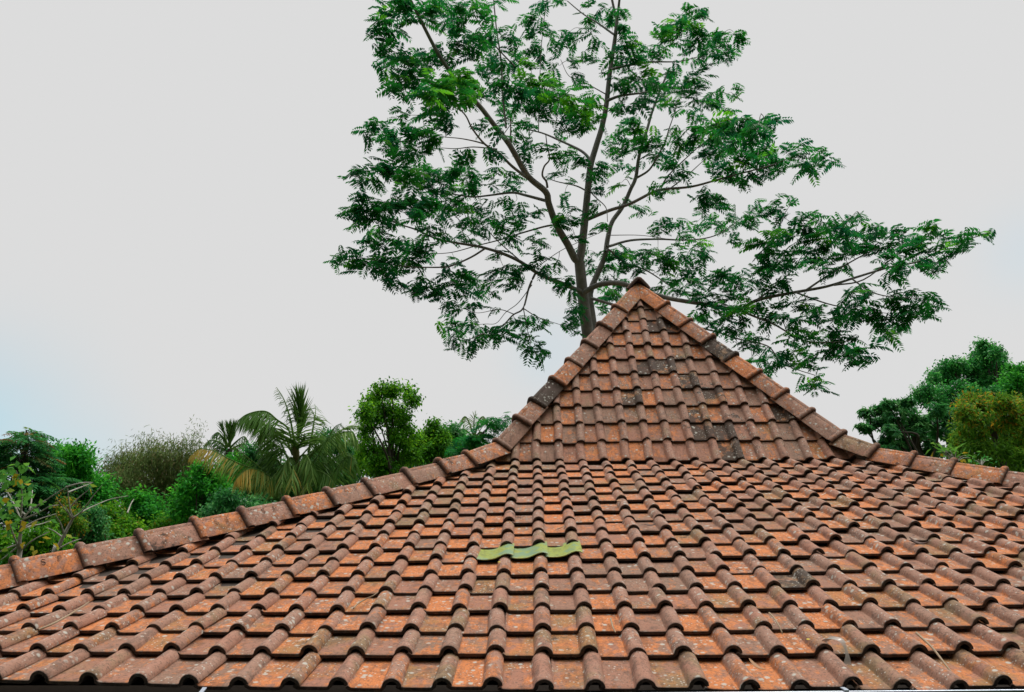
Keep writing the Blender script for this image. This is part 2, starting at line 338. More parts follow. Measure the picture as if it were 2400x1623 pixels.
DARK_UP = {(8, 2), (9, 2), (7, 5), (8, 5), (6, 7), (10, 7), (9, 9), (10, 9), (13, 8), (10, 10), (9, 6), (9, 8)}
def lower_tiles(name, frame, half, hi, label, skip=()):
    mb = MB()
    for r in range(1, 17):
        d = r*GA if r < 16 else D_EAVE
        yl = -np.interp(d, _dd, _py)
        c0, c1 = math.floor(XC-half-yl)-1, math.ceil(XC+half+yl)+1
        for c in range(c0, c1+1):
            if (c, r) in skip: continue
            col = np.array([rng.beta(2, 2), rng.beta(1.6, 1.8), rng.random()*0.975])
            f = (lambda a, b, e: slope_lower(a, b, e, True)) if hi else (lambda a, b, e: slope_lower(a, b, e, False))
            add_tile(mb, f, c, d, 1, frame, half, XC, hi, col, length=LEN if r < 16 else LEN+0.24)
    o = mb.build(name, M_TILE, pav, 40); o['label'] = label; return o
def upper_tiles(name, frame, half, hi, label):
    mb = MB()
    for r in range(-1, 11):
        d = (10-r)*GA; yl = d*math.cos(AUP)
        c0, c1 = math.floor(XC-half+yl)-1, math.ceil(XC+half-yl)+1
        t = (10-r)/10; corr = 0.10*math.sin(t*math.pi)-0.22*max(0, t-0.75)
        for c in range(c0, c1+1):
            if d*math.cos(AUP)-LEN*0.2 > min(half, HF): continue
            col = np.array([rng.beta(2, 2), rng.beta(1.6, 2.2), rng.random()*0.86])
            if hi and (c, r) in DARK_UP: col[2] = 0.993; col[1] = 0.95
            f = lambda a, b, e: slope_upper(a, np.minimum(b, HF/math.cos(AUP)), e)
            add_tile(mb, f, c, d+(corr if hi else 0), -1, frame, half, XC, hi, col)
    o = mb.build(name, M_TILE_UP, pav, 40); o['label'] = label; return o
lowf = lower_tiles('lower_slope', frame_front, HF, True, 'wide shallow front slope of orange lichen-spotted tiles above the gutter', GREEN)
upper_tiles('upper_slope', frame_front, HF, True, 'steep triangular front slope with black mould patches')
HS = YB/2
lower_tiles('lower_slope', frame_left, HS, False, 'shallow left side slope'); upper_tiles('upper_slope', frame_left, HS, False, 'steep left side slope')
lower_tiles('lower_slope', frame_right, HS, False, 'shallow right side slope'); upper_tiles('upper_slope', frame_right, HS, False, 'steep right side slope')
lower_tiles('lower_slope', frame_back, HF, False, 'shallow rear slope'); upper_tiles('upper_slope', frame_back, HF, False, 'steep rear slope')
# three green skylight tiles, a smoother wave than the clay ones
m, t, b = mat('green_skylight'); g = G(t); tcn = g.n('ShaderNodeTexCoord'); n1 = g.noise(tcn.outputs['Object'], 9, 5); n2 = g.noise(tcn.outputs['Object'], 60, 4)
c_ = g.mix(g.ramp(n1, 0.40, 0.56), (0.18, 0.29, 0.16), (0.31, 0.36, 0.05)); c_ = g.mix(g.math('MULTIPLY', g.ramp(g.math('ADD', g.math('MULTIPLY', n2, 0.5), g.math('MULTIPLY', n1, 0.5)), 0.50, 0.64), 0.6), c_, (0.085, 0.095, 0.04))
t.links.new(c_, b.inputs['Base Color']); b.inputs['Roughness'].default_value = 0.5; b.inputs['Transmission Weight'].default_value = 0.10
M_GREEN = m
save_loop = LOOP
gx = np.linspace(-0.86, 0.225, NP_); gh = 0.172*np.exp(-((gx-0.06)/0.30)**2)+0.03*np.exp(-((gx+0.86)/0.12)**2)
gh = gh-gh[4]*0.5; gp = np.stack([gx, gh], 1); gtn = np.gradient(gp, axis=0); gn = np.stack([-gtn[:, 1], gtn[:, 0]], 1); gn /= np.linalg.norm(gn, axis=1, keepdims=True)
LOOP = np.vstack([gp, (gp-gn*0.035)[::-1]])
for k, (c, r) in enumerate(sorted(GREEN)):
    mb = MB(); add_tile(mb, slope_lower, c, r*GA, 1, frame_front, HF, XC, True, np.array([.5, .5, .5]), calm=True, extra=lambda u, d, n, v: (u, d-0.03*k, n+0.03+0.012*k))
    o = mb.build('skylight_tile', M_GREEN, lowf, 60)
    o['label'] = ['green wavy skylight tile, left of the three, with yellow moss', 'green wavy skylight tile between two others', 'green wavy skylight tile, right of the three'][k]
LOOP = save_loop
# ------------------------------------------------------------------ ridge tiles along the hips
def hip_pt(sx, sy, y, h):
    """point on a hip: y>0 up the steep part, y<0 down the shallow part; sx, sy pick the corner"""
    if y >= 0: z = y*math.tan(AUP)
    else: z = np.interp(-y, -_py, _pz)
    x = (XL+y) if sx < 0 else (XR-y); yy = y if sy < 0 else YB-y
    return np.array([x, yy, z+h])*W+np.array([0, 0, KZ])
# half cross-section: (out, down), a bead on the crest, a groove, a flat flank with a rim
RS = np.array([(0, .025), (.05, .02), (.085, 0.0), (.11, -.02), (.135, -.055), (.15, -.085), (.185, -.09), (.34, -.275), (.47, -.425), (.50, -.475), (.545, -.53), (.575, -.60)])
RS_FULL = np.vstack([RS[::-1]*np.array([-1, 1]), RS[1:]])
rt = np.gradient(RS_FULL, axis=0); RN = np.stack([rt[:, 1]*-1, rt[:, 0]], 1); RN /= np.linalg.norm(RN, axis=1, keepdims=True)
def ridge_mesh(top, bot, col, up=np.array([0, 0, 1.0]), hi=True, sink=0.0):
    """a ridge tile from its head (top) to its collared foot (bot)"""
    mb = MB(); ax = bot-top; Lm = np.linalg.norm(ax); ax = ax/Lm; L = Lm/W
    sd = unit(np.cross(ax, up)); upn = np.cross(sd, ax)
    if upn[2] < 0: sd, upn = -sd, -upn
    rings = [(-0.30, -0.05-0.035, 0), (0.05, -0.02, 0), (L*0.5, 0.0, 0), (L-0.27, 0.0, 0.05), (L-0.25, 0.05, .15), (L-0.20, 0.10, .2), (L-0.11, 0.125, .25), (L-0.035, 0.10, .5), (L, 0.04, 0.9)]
    rot = rng.normal(0, 0.045); js = rng.normal(0, 0.022, 2)
    V = []; A = []
    for inner in (0, 1):
        for (s, off, e) in (rings if not inner else rings[::-1]):
            o = RS_FULL + RN*(off if not inner else min(off, 0)-0.065)
            wx = o[:, 0]+rot*o[:, 1]; wy = o[:, 1]-0.03*(s/L-0.5)*-1 + sink
            P = top + (ax*(s*W))[None] + W*(wx[:, None]*sd+wy[:, None]*upn) + W*(js[0]*sd+js[1]*upn)
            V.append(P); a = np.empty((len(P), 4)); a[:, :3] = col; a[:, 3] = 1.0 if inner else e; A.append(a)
    V = np.array(V); n, k = V.shape[:2]; i = np.arange(n)[:, None]; j = np.arange(k-1)[None]; i2 = (i+1) % n
    F = np.stack([i*k+j, i*k+j+1, i2*k+j+1, i2*k+j], -1).reshape(-1, 4)
    mb.add(V.reshape(-1, 3), F, np.array(A).reshape(-1, 4))
    return mb, sd, upn, ax, L
def stamp(mb, txt, P, ex, ey, size):
    """maker's letters in the clay of a ridge tile"""
    cu = bpy.data.curves.new('stamp', 'FONT'); cu.body = txt; cu.size = size; cu.extrude = 0.0012; cu.align_x = 'CENTER'; cu.align_y = 'CENTER'; cu.offset = -0.0015; cu.space_character = 1.6
    tmp = bpy.data.objects.new('tmp', cu); me = bpy.data.meshes.new_from_object(tmp); bpy.data.objects.remove(tmp); bpy.data.curves.remove(cu)
    ez = np.cross(ex, ey); n = len(me.vertices); co = np.empty(n*3, np.float32); me.vertices.foreach_get('co', co); co = co.reshape(-1, 3)
    V = P + co[:, :1]*ex + co[:, 1:2]*ey + co[:, 2:]*ez; by = {}
    for p in me.polygons: by.setdefault(len(p.vertices), []).append(list(p.vertices))
    mb.add(V, [np.array(v) for v in by.values()], (0.8, 0.1, 0.6, 0.55)); bpy.data.meshes.remove(me)
def hip(sx, sy, ys, label, hl=0.37, hu=0.47, stamps={}, looks={}):
    bed = MB(); yy = np.linspace(ys[0], ys[-1], 30)
    sec = np.array([(-.34, -.22), (0, .12), (.34, -.22), (0, -.45)])
    dirx = np.array([1.0, 0.0, 0.0]) if sx < 0 else np.array([-1.0, 0, 0])
    perp = unit(np.array([1.0 if sx*sy < 0 else 1.0, -1.0*(1 if sx*sy > 0 else -1), 0]))
    V = np.array([[hip_pt(sx, sy, y, 0)+W*(a*perp+np.array([0, 0, b])) for a, b in sec] for y in yy]); n, k = V.shape[:2]
    i = np.arange(n-1)[:, None]; j = np.arange(k)[None]; j2 = (j+1) % k
    bed.add(V.reshape(-1, 3), np.stack([i*k+j, i*k+j2, (i+1)*k+j2, (i+1)*k+j], -1).reshape(-1, 4))
    hb = bed.build('hip_ridge', M_MORTAR, pav); hb['label'] = label
    for q in range(len(ys)-1):
        y1, y0 = ys[q], ys[q+1]
        h1 = hu if y1 > 0 else hl+0.22*math.exp(y1/3); h0 = hu if y0 > 0 else hl+0.22*math.exp(y0/3)
        top, bot = hip_pt(sx, sy, y1, h1-0.09), hip_pt(sx, sy, y0, h0-0.075)
        col = np.array([rng.beta(2, 2), rng.random()*0.9, rng.random()*0.85]); 
        if q in looks: col = np.array(looks[q][0])
        mb, sd, upn, ax, L = ridge_mesh(top, bot, col)
        o = None
        if q in stamps:
            s = stamps[q]; fx = -1 if (sd@np.array([0, -1.0, 0])) < 0 else 1
            fl = unit(fx*sd*(.34-.19)+upn*(-.275+.10)); nn = unit(np.cross(ax, fl)); 
            if nn@(CAM-top) < 0: nn = -nn
            P = top + ax*W*L*0.42 + W*(fx*.265*sd-.1875*upn) + nn*0.002
            ex = -ax if sx < 0 else ax
            ey = np.cross(nn, ex)
            stamp(mb, 'S F', P, ex, ey, 0.062)
        o = mb.build('ridge_tile', M_RIDGE, hb, 50)
        if q in looks: o['label'] = looks[q][1]
    return hb
LLY = [0.25-1.0*0] ; 
hip(-1, -1, [8.1, 6.68, 5.68, 4.75, 3.83, 2.92, 1.95, 1.22, 0.30], 'left front hip of the steep roof', stamps={}, looks={5: ((.2, .1, 1.0), 'blackened ridge tile'), 3: ((.6, .3, .3), 'brown ridge tile with pale lichen grain')})
hip(-1, -1, [0.30, -0.98, -2.05, -3.25, -4.55, -5.71, -6.84, -8.01, -9.11, -10.31, -11.45, -12.6, -13.88, -15.03, -16.18, -17.33], 'left front hip of the shallow roof', stamps={4: 1, 6: 1, 7: 1, 10: 1, 11: 1},
    looks={9: ((.55, .45, .15), 'ridge tile with a bare orange streak'), 10: ((.3, .75, .5), 'ridge tile crusted with white lichen and orange patches'), 11: ((.4, .72, .3), 'ridge tile with large white lichen spots near its collar')})
hip(1, -1, [8.1, 6.84, 5.84, 4.92, 4.02, 3.16, 2.26, 1.41, 0.48], 'right front hip of the steep roof', looks={0: ((.3, .95, .1), 'ridge tile with a scoured orange flank'), 3: ((.1, .05, 1.0), 'charred-looking black ridge tile'), 4: ((.3, .97, .1), 'ridge tile with a broad orange edge')})
hip(1, -1, [0.48, -0.52, -1.57, -2.62, -3.86, -5.0, -6.15, -7.3, -8.45, -9.6, -10.75, -11.9, -13.05, -14.2, -15.35, -16.5, -17.5], 'right front hip of the shallow roof', looks={0: ((.3, .2, .9), 'pinkish ridge tile with a flaking dark surface')})
for sx in (-1, 1):
    hip(sx, 1, list(np.linspace(8.1, 0.3, 9))+list(np.linspace(-0.9, -17.4, 15)), ('left' if sx < 0 else 'right')+' rear hip')
# level ridge on top, its open collared end facing the front
rz = HF*math.tan(AUP)
rb = MB(); 
V = np.array([[np.array([XC+a, y, rz+b])*W+np.array([0, 0, KZ]) for a, b in ((-.34, -.3), (0, .15), (.34, -.3), (0, -.5))] for y in (HF+.2, YB-HF-.2)])
rb.add(V.reshape(-1, 3), [np.array([(0, 1, 5, 4), (1, 2, 6, 5), (2, 3, 7, 6), (3, 0, 4, 7), (3, 2, 1, 0), (4, 5, 6, 7)])])
tr = rb.build('top_ridge', M_MORTAR, pav); tr['label'] = 'short level ridge running back from the peak'
yr = np.linspace(YB-HF+.5, HF-0.42, 6)
for q in range(5):
    P1 = np.array([XC, yr[q], rz+0.40])*W+np.array([0, 0, KZ]); P0 = np.array([XC, yr[q+1], rz+0.42])*W+np.array([0, 0, KZ])
    mb, *_ = ridge_mesh(P1, P0, np.array([.7, .3, .3])); o = mb.build('ridge_tile', M_RIDGE, tr, 50)
    if q == 4: o['label'] = 'open-ended cap tile at the very peak, dark inside'
# dark deck added under the tiles to block light, eave board, gutter, posts, floor
def added_deck():
    mb = MB()
    for fr, half in ((frame_front, HF), (frame_left, HS), (frame_right, HS), (frame_back, HF)):
        for (f, ds, sg) in ((lambda c, d, n: slope_lower(c, d, n, False), np.array([0, 6, 12, D_EAVE-0.32]), 1), (slope_upper, np.array([0.0, HF/math.cos(AUP)-.05]), 1)):
            pts = []
            for d in ds:
                y = f(np.array(0.0), np.array(d), np.array(-0.44))[1]
                for s in (-1, 1):
                    P = f(np.array(XC+s*(half-y-0.02)), np.array(float(d)), np.array(-0.44)); pts.append(fr(P))
            n = len(ds); mb.add(np.array(pts), np.array([(2*i, 2*i+1, 2*i+3, 2*i+2) for i in range(n-1)]))
    return mb.build('light_block_deck', M_WOOD, pav)
added_deck()
ye, ze = np.interp(D_EAVE, _dd, _py), np.interp(D_EAVE, _dd, _pz)
xe0, xe1 = XL+ye, XR-ye
fb = MB()
def wb(mb, lo, hi): box(mb, np.array(lo)*W+np.array([0, 0, KZ]), np.array(hi)*W+np.array([0, 0, KZ]))
wb(fb, (xe0+1, ye+0.30, ze-1.1), (xe1-1, ye+0.43, ze-0.21)); wb(fb, (xe0+1, YB-ye-0.43, ze-1.1), (xe1-1, YB-ye-0.30, ze-0.21))
wb(fb, (xe0+.55, ye+1, ze-1.1), (xe0+.68, YB-ye-1, ze-0.42)); wb(fb, (xe1-.68, ye+1, ze-1.1), (xe1-.55, YB-ye-1, ze-0.42))
fb.build('eave_board', M_WOOD, pav)
gm = MB()
# gutter: an open box channel hung below the eave, falling gently to the left
def gut_z(x, z): return z + 0.0075*(x-XC)
gs = [(0.28, -0.27), (0.28, -0.80), (-0.34, -0.80), (-0.34, -0.262), (-0.31, -0.262), (-0.31, -0.76), (0.25, -0.76), (0.25, -0.27)]
V = np.array([[np.array([x, ye+a, gut_z(x, ze+b)])*W+np.array([0, 0, KZ]) for a, b in gs] for x in (xe0, xe1)])
F = [(j, (j+1) % 8, 8+(j+1) % 8, 8+j) for j in range(8)]
gm.add(V.reshape(-1, 3), np.array(F)); gut = gm.build('gutter', M_GUTTER, pav); gut['label'] = 'dark slate box gutter along the front eave'
rm = MB()
rs_ = [(-0.36, -0.262), (-0.29, -0.262), (-0.29, -0.232), (-0.36, -0.232)]
V = np.array([[np.array([x, ye+a, gut_z(x, ze+b)])*W+np.array([0, 0, KZ]) for a, b in rs_] for x in (xe0, xe1)])
rm.add(V.reshape(-1, 3), [np.array([(j, (j+1) % 4, 4+(j+1) % 4, 4+j) for j in range(4)]), np.array([(0, 1, 2, 3), (7, 6, 5, 4)])]); rm.build('gutter_rim', M_RIM, gut)
for x in (-5.74, 6.74, -18.0, 20.6):
    sm = MB()
    P = np.array([(0.06, -0.13), (-0.06, -0.165), (-0.2, -0.20), (-0.33, -0.215), (-0.375, -0.23), (-0.38, -0.55)])
    if x > 0: P = P[2:]
    V = np.array([[np.array([x+s-0.10*a, ye+a, gut_z(x, ze+b)+dz])*W+np.array([0, 0, KZ]) for s, dz in ((-.042, 0), (.042, 0), (.042, .02), (-.042, .02))] for a, b in P])
    n, k = V.shape[:2]; i = np.arange(n-1)[:, None]; j = np.arange(k)[None]; j2 = (j+1) % k
    sm.add(V.reshape(-1, 3), [np.stack([i*k+j, i*k+j2, (i+1)*k+j2, (i+1)*k+j], -1).reshape(-1, 4), np.array([(3, 2, 1, 0)])])
    sm.build('gutter_strap', M_STRAP, gut, 40)
for px in (-11, -1, 15.4, 25):
    for py in (-10, 0.5, 24, 34):
        pm = MB(); z = np.interp(12, _dd, _pz) if px in (-11, 25) or py in (-10, 34) else 0
        p = np.array([px*W, py*W]); box(pm, (p[0]-.08, p[1]-.08, 0.15), (p[0]+.08, p[1]+.08, KZ+z*W-0.12)); box(pm, (p[0]-.13, p[1]-.13, 0.15), (p[0]+.13, p[1]+.13, 0.35)); pm.build('post', M_WOOD, pav)
sm = MB(); box(sm, ((xe0+3)*W, (ye+3)*W, -0.05), ((xe1-3)*W, (YB-ye-3)*W, 0.15)); sm.build('floor_slab', M_SLAB, pav)
# ------------------------------------------------------------------ ground
m, t, b = mat('ground_soil'); g = G(t); tcn = g.n('ShaderNodeTexCoord'); n1 = g.noise(tcn.outputs['Object'], 0.15, 6); n2 = g.noise(tcn.outputs['Object'], 3, 6)
c_ = g.mix(g.ramp(n1, 0.4, 0.6), (0.03, 0.06, 0.015), (0.07, 0.06, 0.03)); c_ = g.mix(n2, c_, (0.02, 0.035, 0.01)); t.links.new(c_, b.inputs['Base Color']); b.inputs['Roughness'].default_value = 0.95
M_GROUND = m
gm = MB(); gm.add([(-700, -300, 0), (700, -300, 0), (700, 1100, 0), (-700, 1100, 0)], np.array([(0, 1, 2, 3)])); tag(gm.build('ground', M_GROUND), kind='structure')
# ------------------------------------------------------------------ foliage helpers
def reg(name):
    """pixel frames in which the outlines of the trees were measured: left edge, top edge, magnification"""
    return {'r1': (760, 0, 3.14), 'r2': (1350, 0, 3.14), 'r3': (750, 400, 3.099), 'r4': (1400, 450, 2.324), 'rL': (0, 880, 2.734), 'rM': (800, 860, 2.734),
            'rR': (1980, 780, 4.624), 'rP': (440, 890, 5.24), 'rB': (0, 980, 4.624), 'px': (0, 0, 1.0)}[name]
def P2(name, x, y):
    a, b, s = reg(name); return a+x/s, b+y/s
def rand_unit(n): return unit(rng.normal(size=(n, 3)))
def leaf_quads(mb, base, d, nrm, ln, wd, shade, turn=None, fold=0.0):
    """n pointed leaves: a four-cornered blade from its stalk outward"""
    n = len(base); ln = np.broadcast_to(ln, (n,))[:, None]; wd = np.broadcast_to(wd, (n,))[:, None]
    d = unit(d); s = unit(np.cross(d, nrm)); up = np.cross(s, d)
    tip = base+d*ln-up*ln*fold; mid = base+d*ln*0.45
    V = np.stack([base, mid+s*wd*0.5+up*wd*0.1, tip, mid-s*wd*0.5+up*wd*0.1], 1).reshape(-1, 3)
    F = np.arange(n*4).reshape(n, 4)
    A = np.zeros((n, 4)); A[:, 0] = shade; A[:, 1] = 0 if turn is None else turn
    mb.add(V, F, np.repeat(A, 4, 0))
DOWN = np.array([0, 0, -1.0]); UP = np.array([0, 0, 1.0])
def leafy_lobe(mb, c, rad, ll, dens, kind='broad', turn=0.0, shade=0.0, sub=True):
    """fill one rounded bough with tufts of leaves, thicker towards its skin"""
    rad = np.asarray(rad, float)
    if sub and kind != 'narrow':
        for q in range(8):
            uu = unit(rng.normal(size=3)); uu[1] *= 0.8; s_ = rng.uniform(.34, .52)
            leafy_lobe(mb, c+uu*rad*rng.uniform(.5, .85), rad*s_*[1.1, 1, .85], ll, dens*.8, kind, turn, shade+rng.normal(0, .17), False)
        return
    area = 4*math.pi*((rad[0]*rad[1]+rad[0]*rad[2]+rad[1]*rad[2])/3)
    nt_ = max(5, int(dens*area/(ll*ll*1.15)))
    u = rand_unit(nt_); r = rng.uniform(0.35, 1.0, nt_)**0.55
    for b_ in rand_unit(7): r = r*(1+0.34*np.clip(u@b_-0.55, 0, 1)*2-0.12*np.clip(-u@b_-0.6, 0, 1))   # uneven outline
    T = c + u*rad*r[:, None]; sh = np.clip(rng.normal(0.45, 0.2, nt_)+shade, 0, 1)
    if kind == 'narrow': T = np.vstack([T, T+rng.normal(0, ll*1.2, T.shape), T+rng.normal(0, ll*1.2, T.shape)]); u = np.tile(u, (3, 1)); sh = np.tile(sh, 3); nt_ *= 3
    k = {'broad': 9, 'fine': 13, 'narrow': 10, 'rosette': 8}[kind]
    n = nt_*k; T = np.repeat(T, k, 0); U = np.repeat(u, k, 0); S = np.repeat(sh, k)
    if kind == 'rosette':
        ang = np.tile(np.arange(k)/k*2*math.pi, nt_)+np.repeat(rng.uniform(0, 6.28, nt_), k)
        ax = unit(U+UP*0.8+rng.normal(0, .25, (n, 3))*0); s1 = unit(np.cross(ax, np.array([.3, .5, .1]))); s2 = np.cross(ax, s1)
        d = np.cos(ang)[:, None]*s1+np.sin(ang)[:, None]*s2+ax*0.15+DOWN*0.35; base = T+rng.normal(0, ll*0.15, (n, 3))
        leaf_quads(mb, base, d, ax+rng.normal(0, .15, (n, 3)), ll*rng.uniform(.8, 1.25, n), ll*0.34, np.clip(S+rng.normal(0, .1, n), 0, 1), (rng.random(n) < turn)*rng.uniform(.5, 1, n), 0.15)
        return
    spread = {'broad': 0.85, 'fine': 1.0, 'narrow': 1.0}[kind]
    base = T+rng.normal(0, ll*spread, (n, 3))
    d = U*0.55+rand_unit(n)*0.8+DOWN*(0.45 if kind != 'narrow' else 0.9)
    nr = UP*0.7+U*0.4+rand_unit(n)*0.6
    wd = {'broad': 0.5, 'fine': 0.42, 'narrow': 0.16}[kind]
    leaf_quads(mb, base, d, nr, ll*rng.uniform(.7, 1.3, n), ll*wd, np.clip(S+rng.normal(0, .12, n), 0, 1), (rng.random(n) < turn)*rng.uniform(.5, 1, n), 0.1)
def pinnate(mb, base, d, nrm, ln, pairs, blade, bw, shade, turn=0.0, droop=0.5, taper=True):
    """feather leaves: a curved midrib with narrow blades in two rows"""
    n = len(base); d = unit(d); s = unit(np.cross(d, nrm)); up = np.cross(s, d)
    ln = np.broadcast_to(ln, (n,))
    for k in range(pairs):
        t = (k+0.6)/pairs
        p = base + d*(ln*t)[:, None] + (DOWN*(droop*t*t))*ln[:, None]
        dl = unit(d + DOWN*(2*droop*t)*0.5)
        bl = blade*ln*(math.sin(math.pi*(0.18+0.72*t))**0.6 if taper else 1.0)
        for sg in (-1, 1):
            dd = dl*0.55+s*sg+DOWN*0.28+rng.normal(0, .1, (n, 3))
            leaf_quads(mb, p, dd, up+rng.normal(0, .2, (n, 3)), bl, bl*bw, np.clip(shade+rng.normal(0, .06, n), 0, 1), turn, 0.12)
    p1 = base+d*ln[:, None]*0.9+DOWN*droop*0.8*ln[:, None]
    leaf_quads(mb, base, p1-base, up, np.linalg.norm(p1-base, axis=1), ln*0.018, 0.2*np.ones(n))
def lobes_tree(name, label, cat, depth, lobes, leaf, ll, dens=1.0, kind='broad', bark=None, group=None, turn=0.0, base=None, deep=1.0, shade=0.0, limbs=5):
    """a tree whose crown is a set of boughs; base is the pixel column of its foot"""
    cs = []; crown = MB()
    for lb in lobes:
        rn, x, y, rx, ry = lb[:5]; tr = lb[5] if len(lb) > 5 else turn; shd = lb[6] if len(lb) > 6 else shade
        a, b_, s = reg(rn); dz = rng.normal(0, 0.9)*deep
        px, py = P2(rn, x, y); D = depth+dz; sc = D/F_PX/s
        c = at(px, py, D); rad = np.array([rx*sc, (rx+ry)/2*sc, ry*sc])
        cs.append((c, rad)); leafy_lobe(crown, c, rad, ll, dens, kind, tr, shd)
    ctr = np.mean([c for c, _ in cs], 0)
    foot = np.array([at(base, 1300, depth)[0] if base else ctr[0], ctr[1], 0.0])
    t = empty(name, foot, label, cat, group)
    tm = MB(); top = ctr.copy(); H = top[2]
    mid = (foot+top)/2+rng.normal(0, .25, 3)*[1, 1, 0]
    r0 = max(0.09, 0.02*H+0.02); P = smoothline([foot, mid, top], 5); tube(tm, P, np.linspace(r0, r0*0.5, len(P)), 8)
    for i in rng.permutation(len(cs))[:max(0, limbs+len(cs)//3)]:
        c = cs[i][0]; st = P[rng.integers(len(P)//2, len(P)-1)]
        Q = smoothline([st, (st+c)/2+rng.normal(0, .2, 3), c], 4); tube(tm, Q, np.linspace(r0*0.4, 0.02, len(Q)), 5)
    tm.build('trunk', bark or M_BARK_D, t, 180); crown.build('crown', LM[leaf], t)
    return t
def L(rn, s): return [tuple([rn]+[float(q) for q in e.split()]) for e in s.replace('\n', ' ').split(',') if e.strip()]
# ------------------------------------------------------------------ the tall feathery tree behind the roof
BD = 19.0
BR = {}
def br(key, rn, pts, r0, r1, d0=0.0, d1=0.0, par=None, sides=7):
    xy = smoothline([P2(rn, *p)+(0,) for p in pts], 5)
    s = np.concatenate([[0], np.cumsum(np.linalg.norm(np.diff(xy, axis=0), axis=1))]); s /= s[-1]
    BR[key] = dict(P=np.array([at(x, y, BD+d0+(d1-d0)*q) for (x, y, _), q in zip(xy, s)]), r=(r0+(r1-r0)*s**0.8)*0.84, xy=xy[:, :2], dep=d0+(d1-d0)*s, sides=sides)
br('trunk', 'r3', [(1962,1330),(1945,1190),(1925,1040),(1908,900),(1890,720),(1884,660)], .185, .15, 0, 0, sides=12)
br('A', 'px', [(1358,614),(1347,606),(1331,574),(1305,529),(1286,477),(1279,450),(1238,414),(1206,360),(1190,334),(1158,293),(1123,248),(1080,205),(1053,166),(1024,121),(989,54),(957,-10)], .115, .035, 0, -3.0, sides=9)
br('B', 'px', [(1357,614),(1362,590),(1369.6,529),(1377.8,446),(1384,390),(1397,344),(1409.7,302),(1420.8,248),(1428.8,175),(1441.5,89),(1446,48)], .125, .055, 0, .8, sides=9)
br('C', 'px', [(1391,790),(1390,755),(1383,700),(1387,674),(1402,638),(1418,600),(1424,561),(1434,522),(1460,484),(1477,446),(1490,417),(1498,366),(1516,306),(1528,264),(1544,220),(1567,165)], .115, .03, .9, 2.6, sides=9)
br('B7', 'px', [(1446,48),(1440,25),(1432,-12)], .045, .035, .8, .9); br('B8', 'px', [(1446,48),(1449,25),(1453,-12)], .045, .035, .8, .6)
br('A2', 'px', [(1277,446),(1238,419),(1199,389),(1171,361),(1136,338),(1107,302),(1091,271),(1066,245)], .055, .015, -.6, -2.8)
br('A2a', 'px', [(1136,338),(1110,331),(1078,325),(1043,322)], .022, .01, -1.6, -2.2); br('A2b', 'px', [(1165,350),(1110,345),(1069,349),(1034,347)], .022, .01, -1.4, -.8)
br('A3', 'px', [(1283,440),(1280,425),(1271,411),(1276,390),(1288,373),(1282,340),(1279,315)], .035, .012, -.6, -1.6)
br('A4', 'px', [(1285,472),(1276,470),(1231,458),(1200,452),(1142,459),(1104,462),(1055,455),(1008,458)], .05, .012, -.5, .8)
br('B1', 'px', [(1372,517),(1381,513),(1428,494),(1477,478),(1528,452),(1557,444),(1621,438),(1688,420),(1748,404),(1812,387),(1860,369),(1930,378)], .06, .008, .2, -2.5)
br('B1a', 'px', [(1547,447),(1567,411),(1627,354),(1656,331)], .025, .01, -.6, -1.6); br('B1b', 'px', [(1570,443),(1611,411),(1653,373)], .022, .01, -.8, -.2)
br('B2', 'px', [(1378,450),(1350,436),(1305,426),(1279,416)], .028, .012, .2, 1.0); br('B2c', 'px', [(1381,447),(1398,465),(1420,487),(1424,520)], .022, .01, .2, -.8)
br('B3', 'px', [(1386,378),(1362,354),(1308,328),(1270,312),(1222,299),(1184,274)], .05, .012, .3, 2.2)
br('B4', 'px', [(1424,236),(1455,225),(1512,217),(1545,205)], .05, .015, .4, -.8); br('B5', 'px', [(1432,165),(1438,162),(1477,153),(1528,146),(1586,145),(1624,137),(1656,127)], .045, .01, .5, 1.6)
br('B6', 'px', [(1441,82),(1437,80),(1400,54),(1365,32),(1330,3)], .035, .015, .7, 1.8); br('B9', 'px', [(1421,222),(1365,191),(1333,178),(1314,140)], .02, .008, .5, 1.5)
br('C0', 'px', [(1488,420),(1493,417),(1522,398),(1545,360),(1560,330),(1567,306),(1579,271),(1586,248)], .04, .012, 2, 1.4)
br('C1', 'px', [(1422,578),(1430,577),(1477,564),(1542,561),(1615,563),(1675,553),(1723,523),(1774,484)], .045, .01, 1.2, 3.4)
br('C2', 'px', [(1420,590),(1430,588),(1464,616),(1516,635),(1581,678)], .04, .015, 1.2, 2.2); br('C3', 'px', [(1424,552),(1500,552),(1560,560)], .014, .008, 1.2, .4)
br('D', 'px', [(1366,688),(1377,681),(1405,668),(1449,664),(1490,676),(1560,698),(1640,712),(1727,725),(1770,706),(1813,695),(1873,684),(1938,672),(2002,652),(2088,626),(2153,613),(2220,579),(2320,545)], .085, .01, -.1, -3.4)
br('Da', 'px', [(1774,704),(1813,674),(1856,635),(1880,600)], .03, .01, -1.7, -.9); br('Db', 'px', [(1890,680),(1938,648),(2020,600),(2071,579),(2130,560)], .03, .01, -2.1, -1.6)
br('Dc', 'px', [(1955,669),(2024,656),(2106,596),(2160,570)], .025, .008, -2.3, -3.4); br('Dd', 'px', [(1727,725),(1770,743),(1813,760),(1865,790),(1908,803),(1990,800)], .035, .01, -1.4, -2.8)
br('De', 'px', [(1865,686),(1938,712),(2002,725),(2080,735)], .025, .008, -2, -3); br('Df', 'px', [(1998,655),(2037,682),(2080,695),(2150,700)], .022, .008, -2.5, -3.3)
br('E', 'px', [(1385,700),(1394,702),(1431,713),(1520,740),(1600,760),(1675,777),(1727,794),(1787,807),(1809,820),(1830,850),(1869,867),(1910,880)], .05, .01, .5, -1.6)
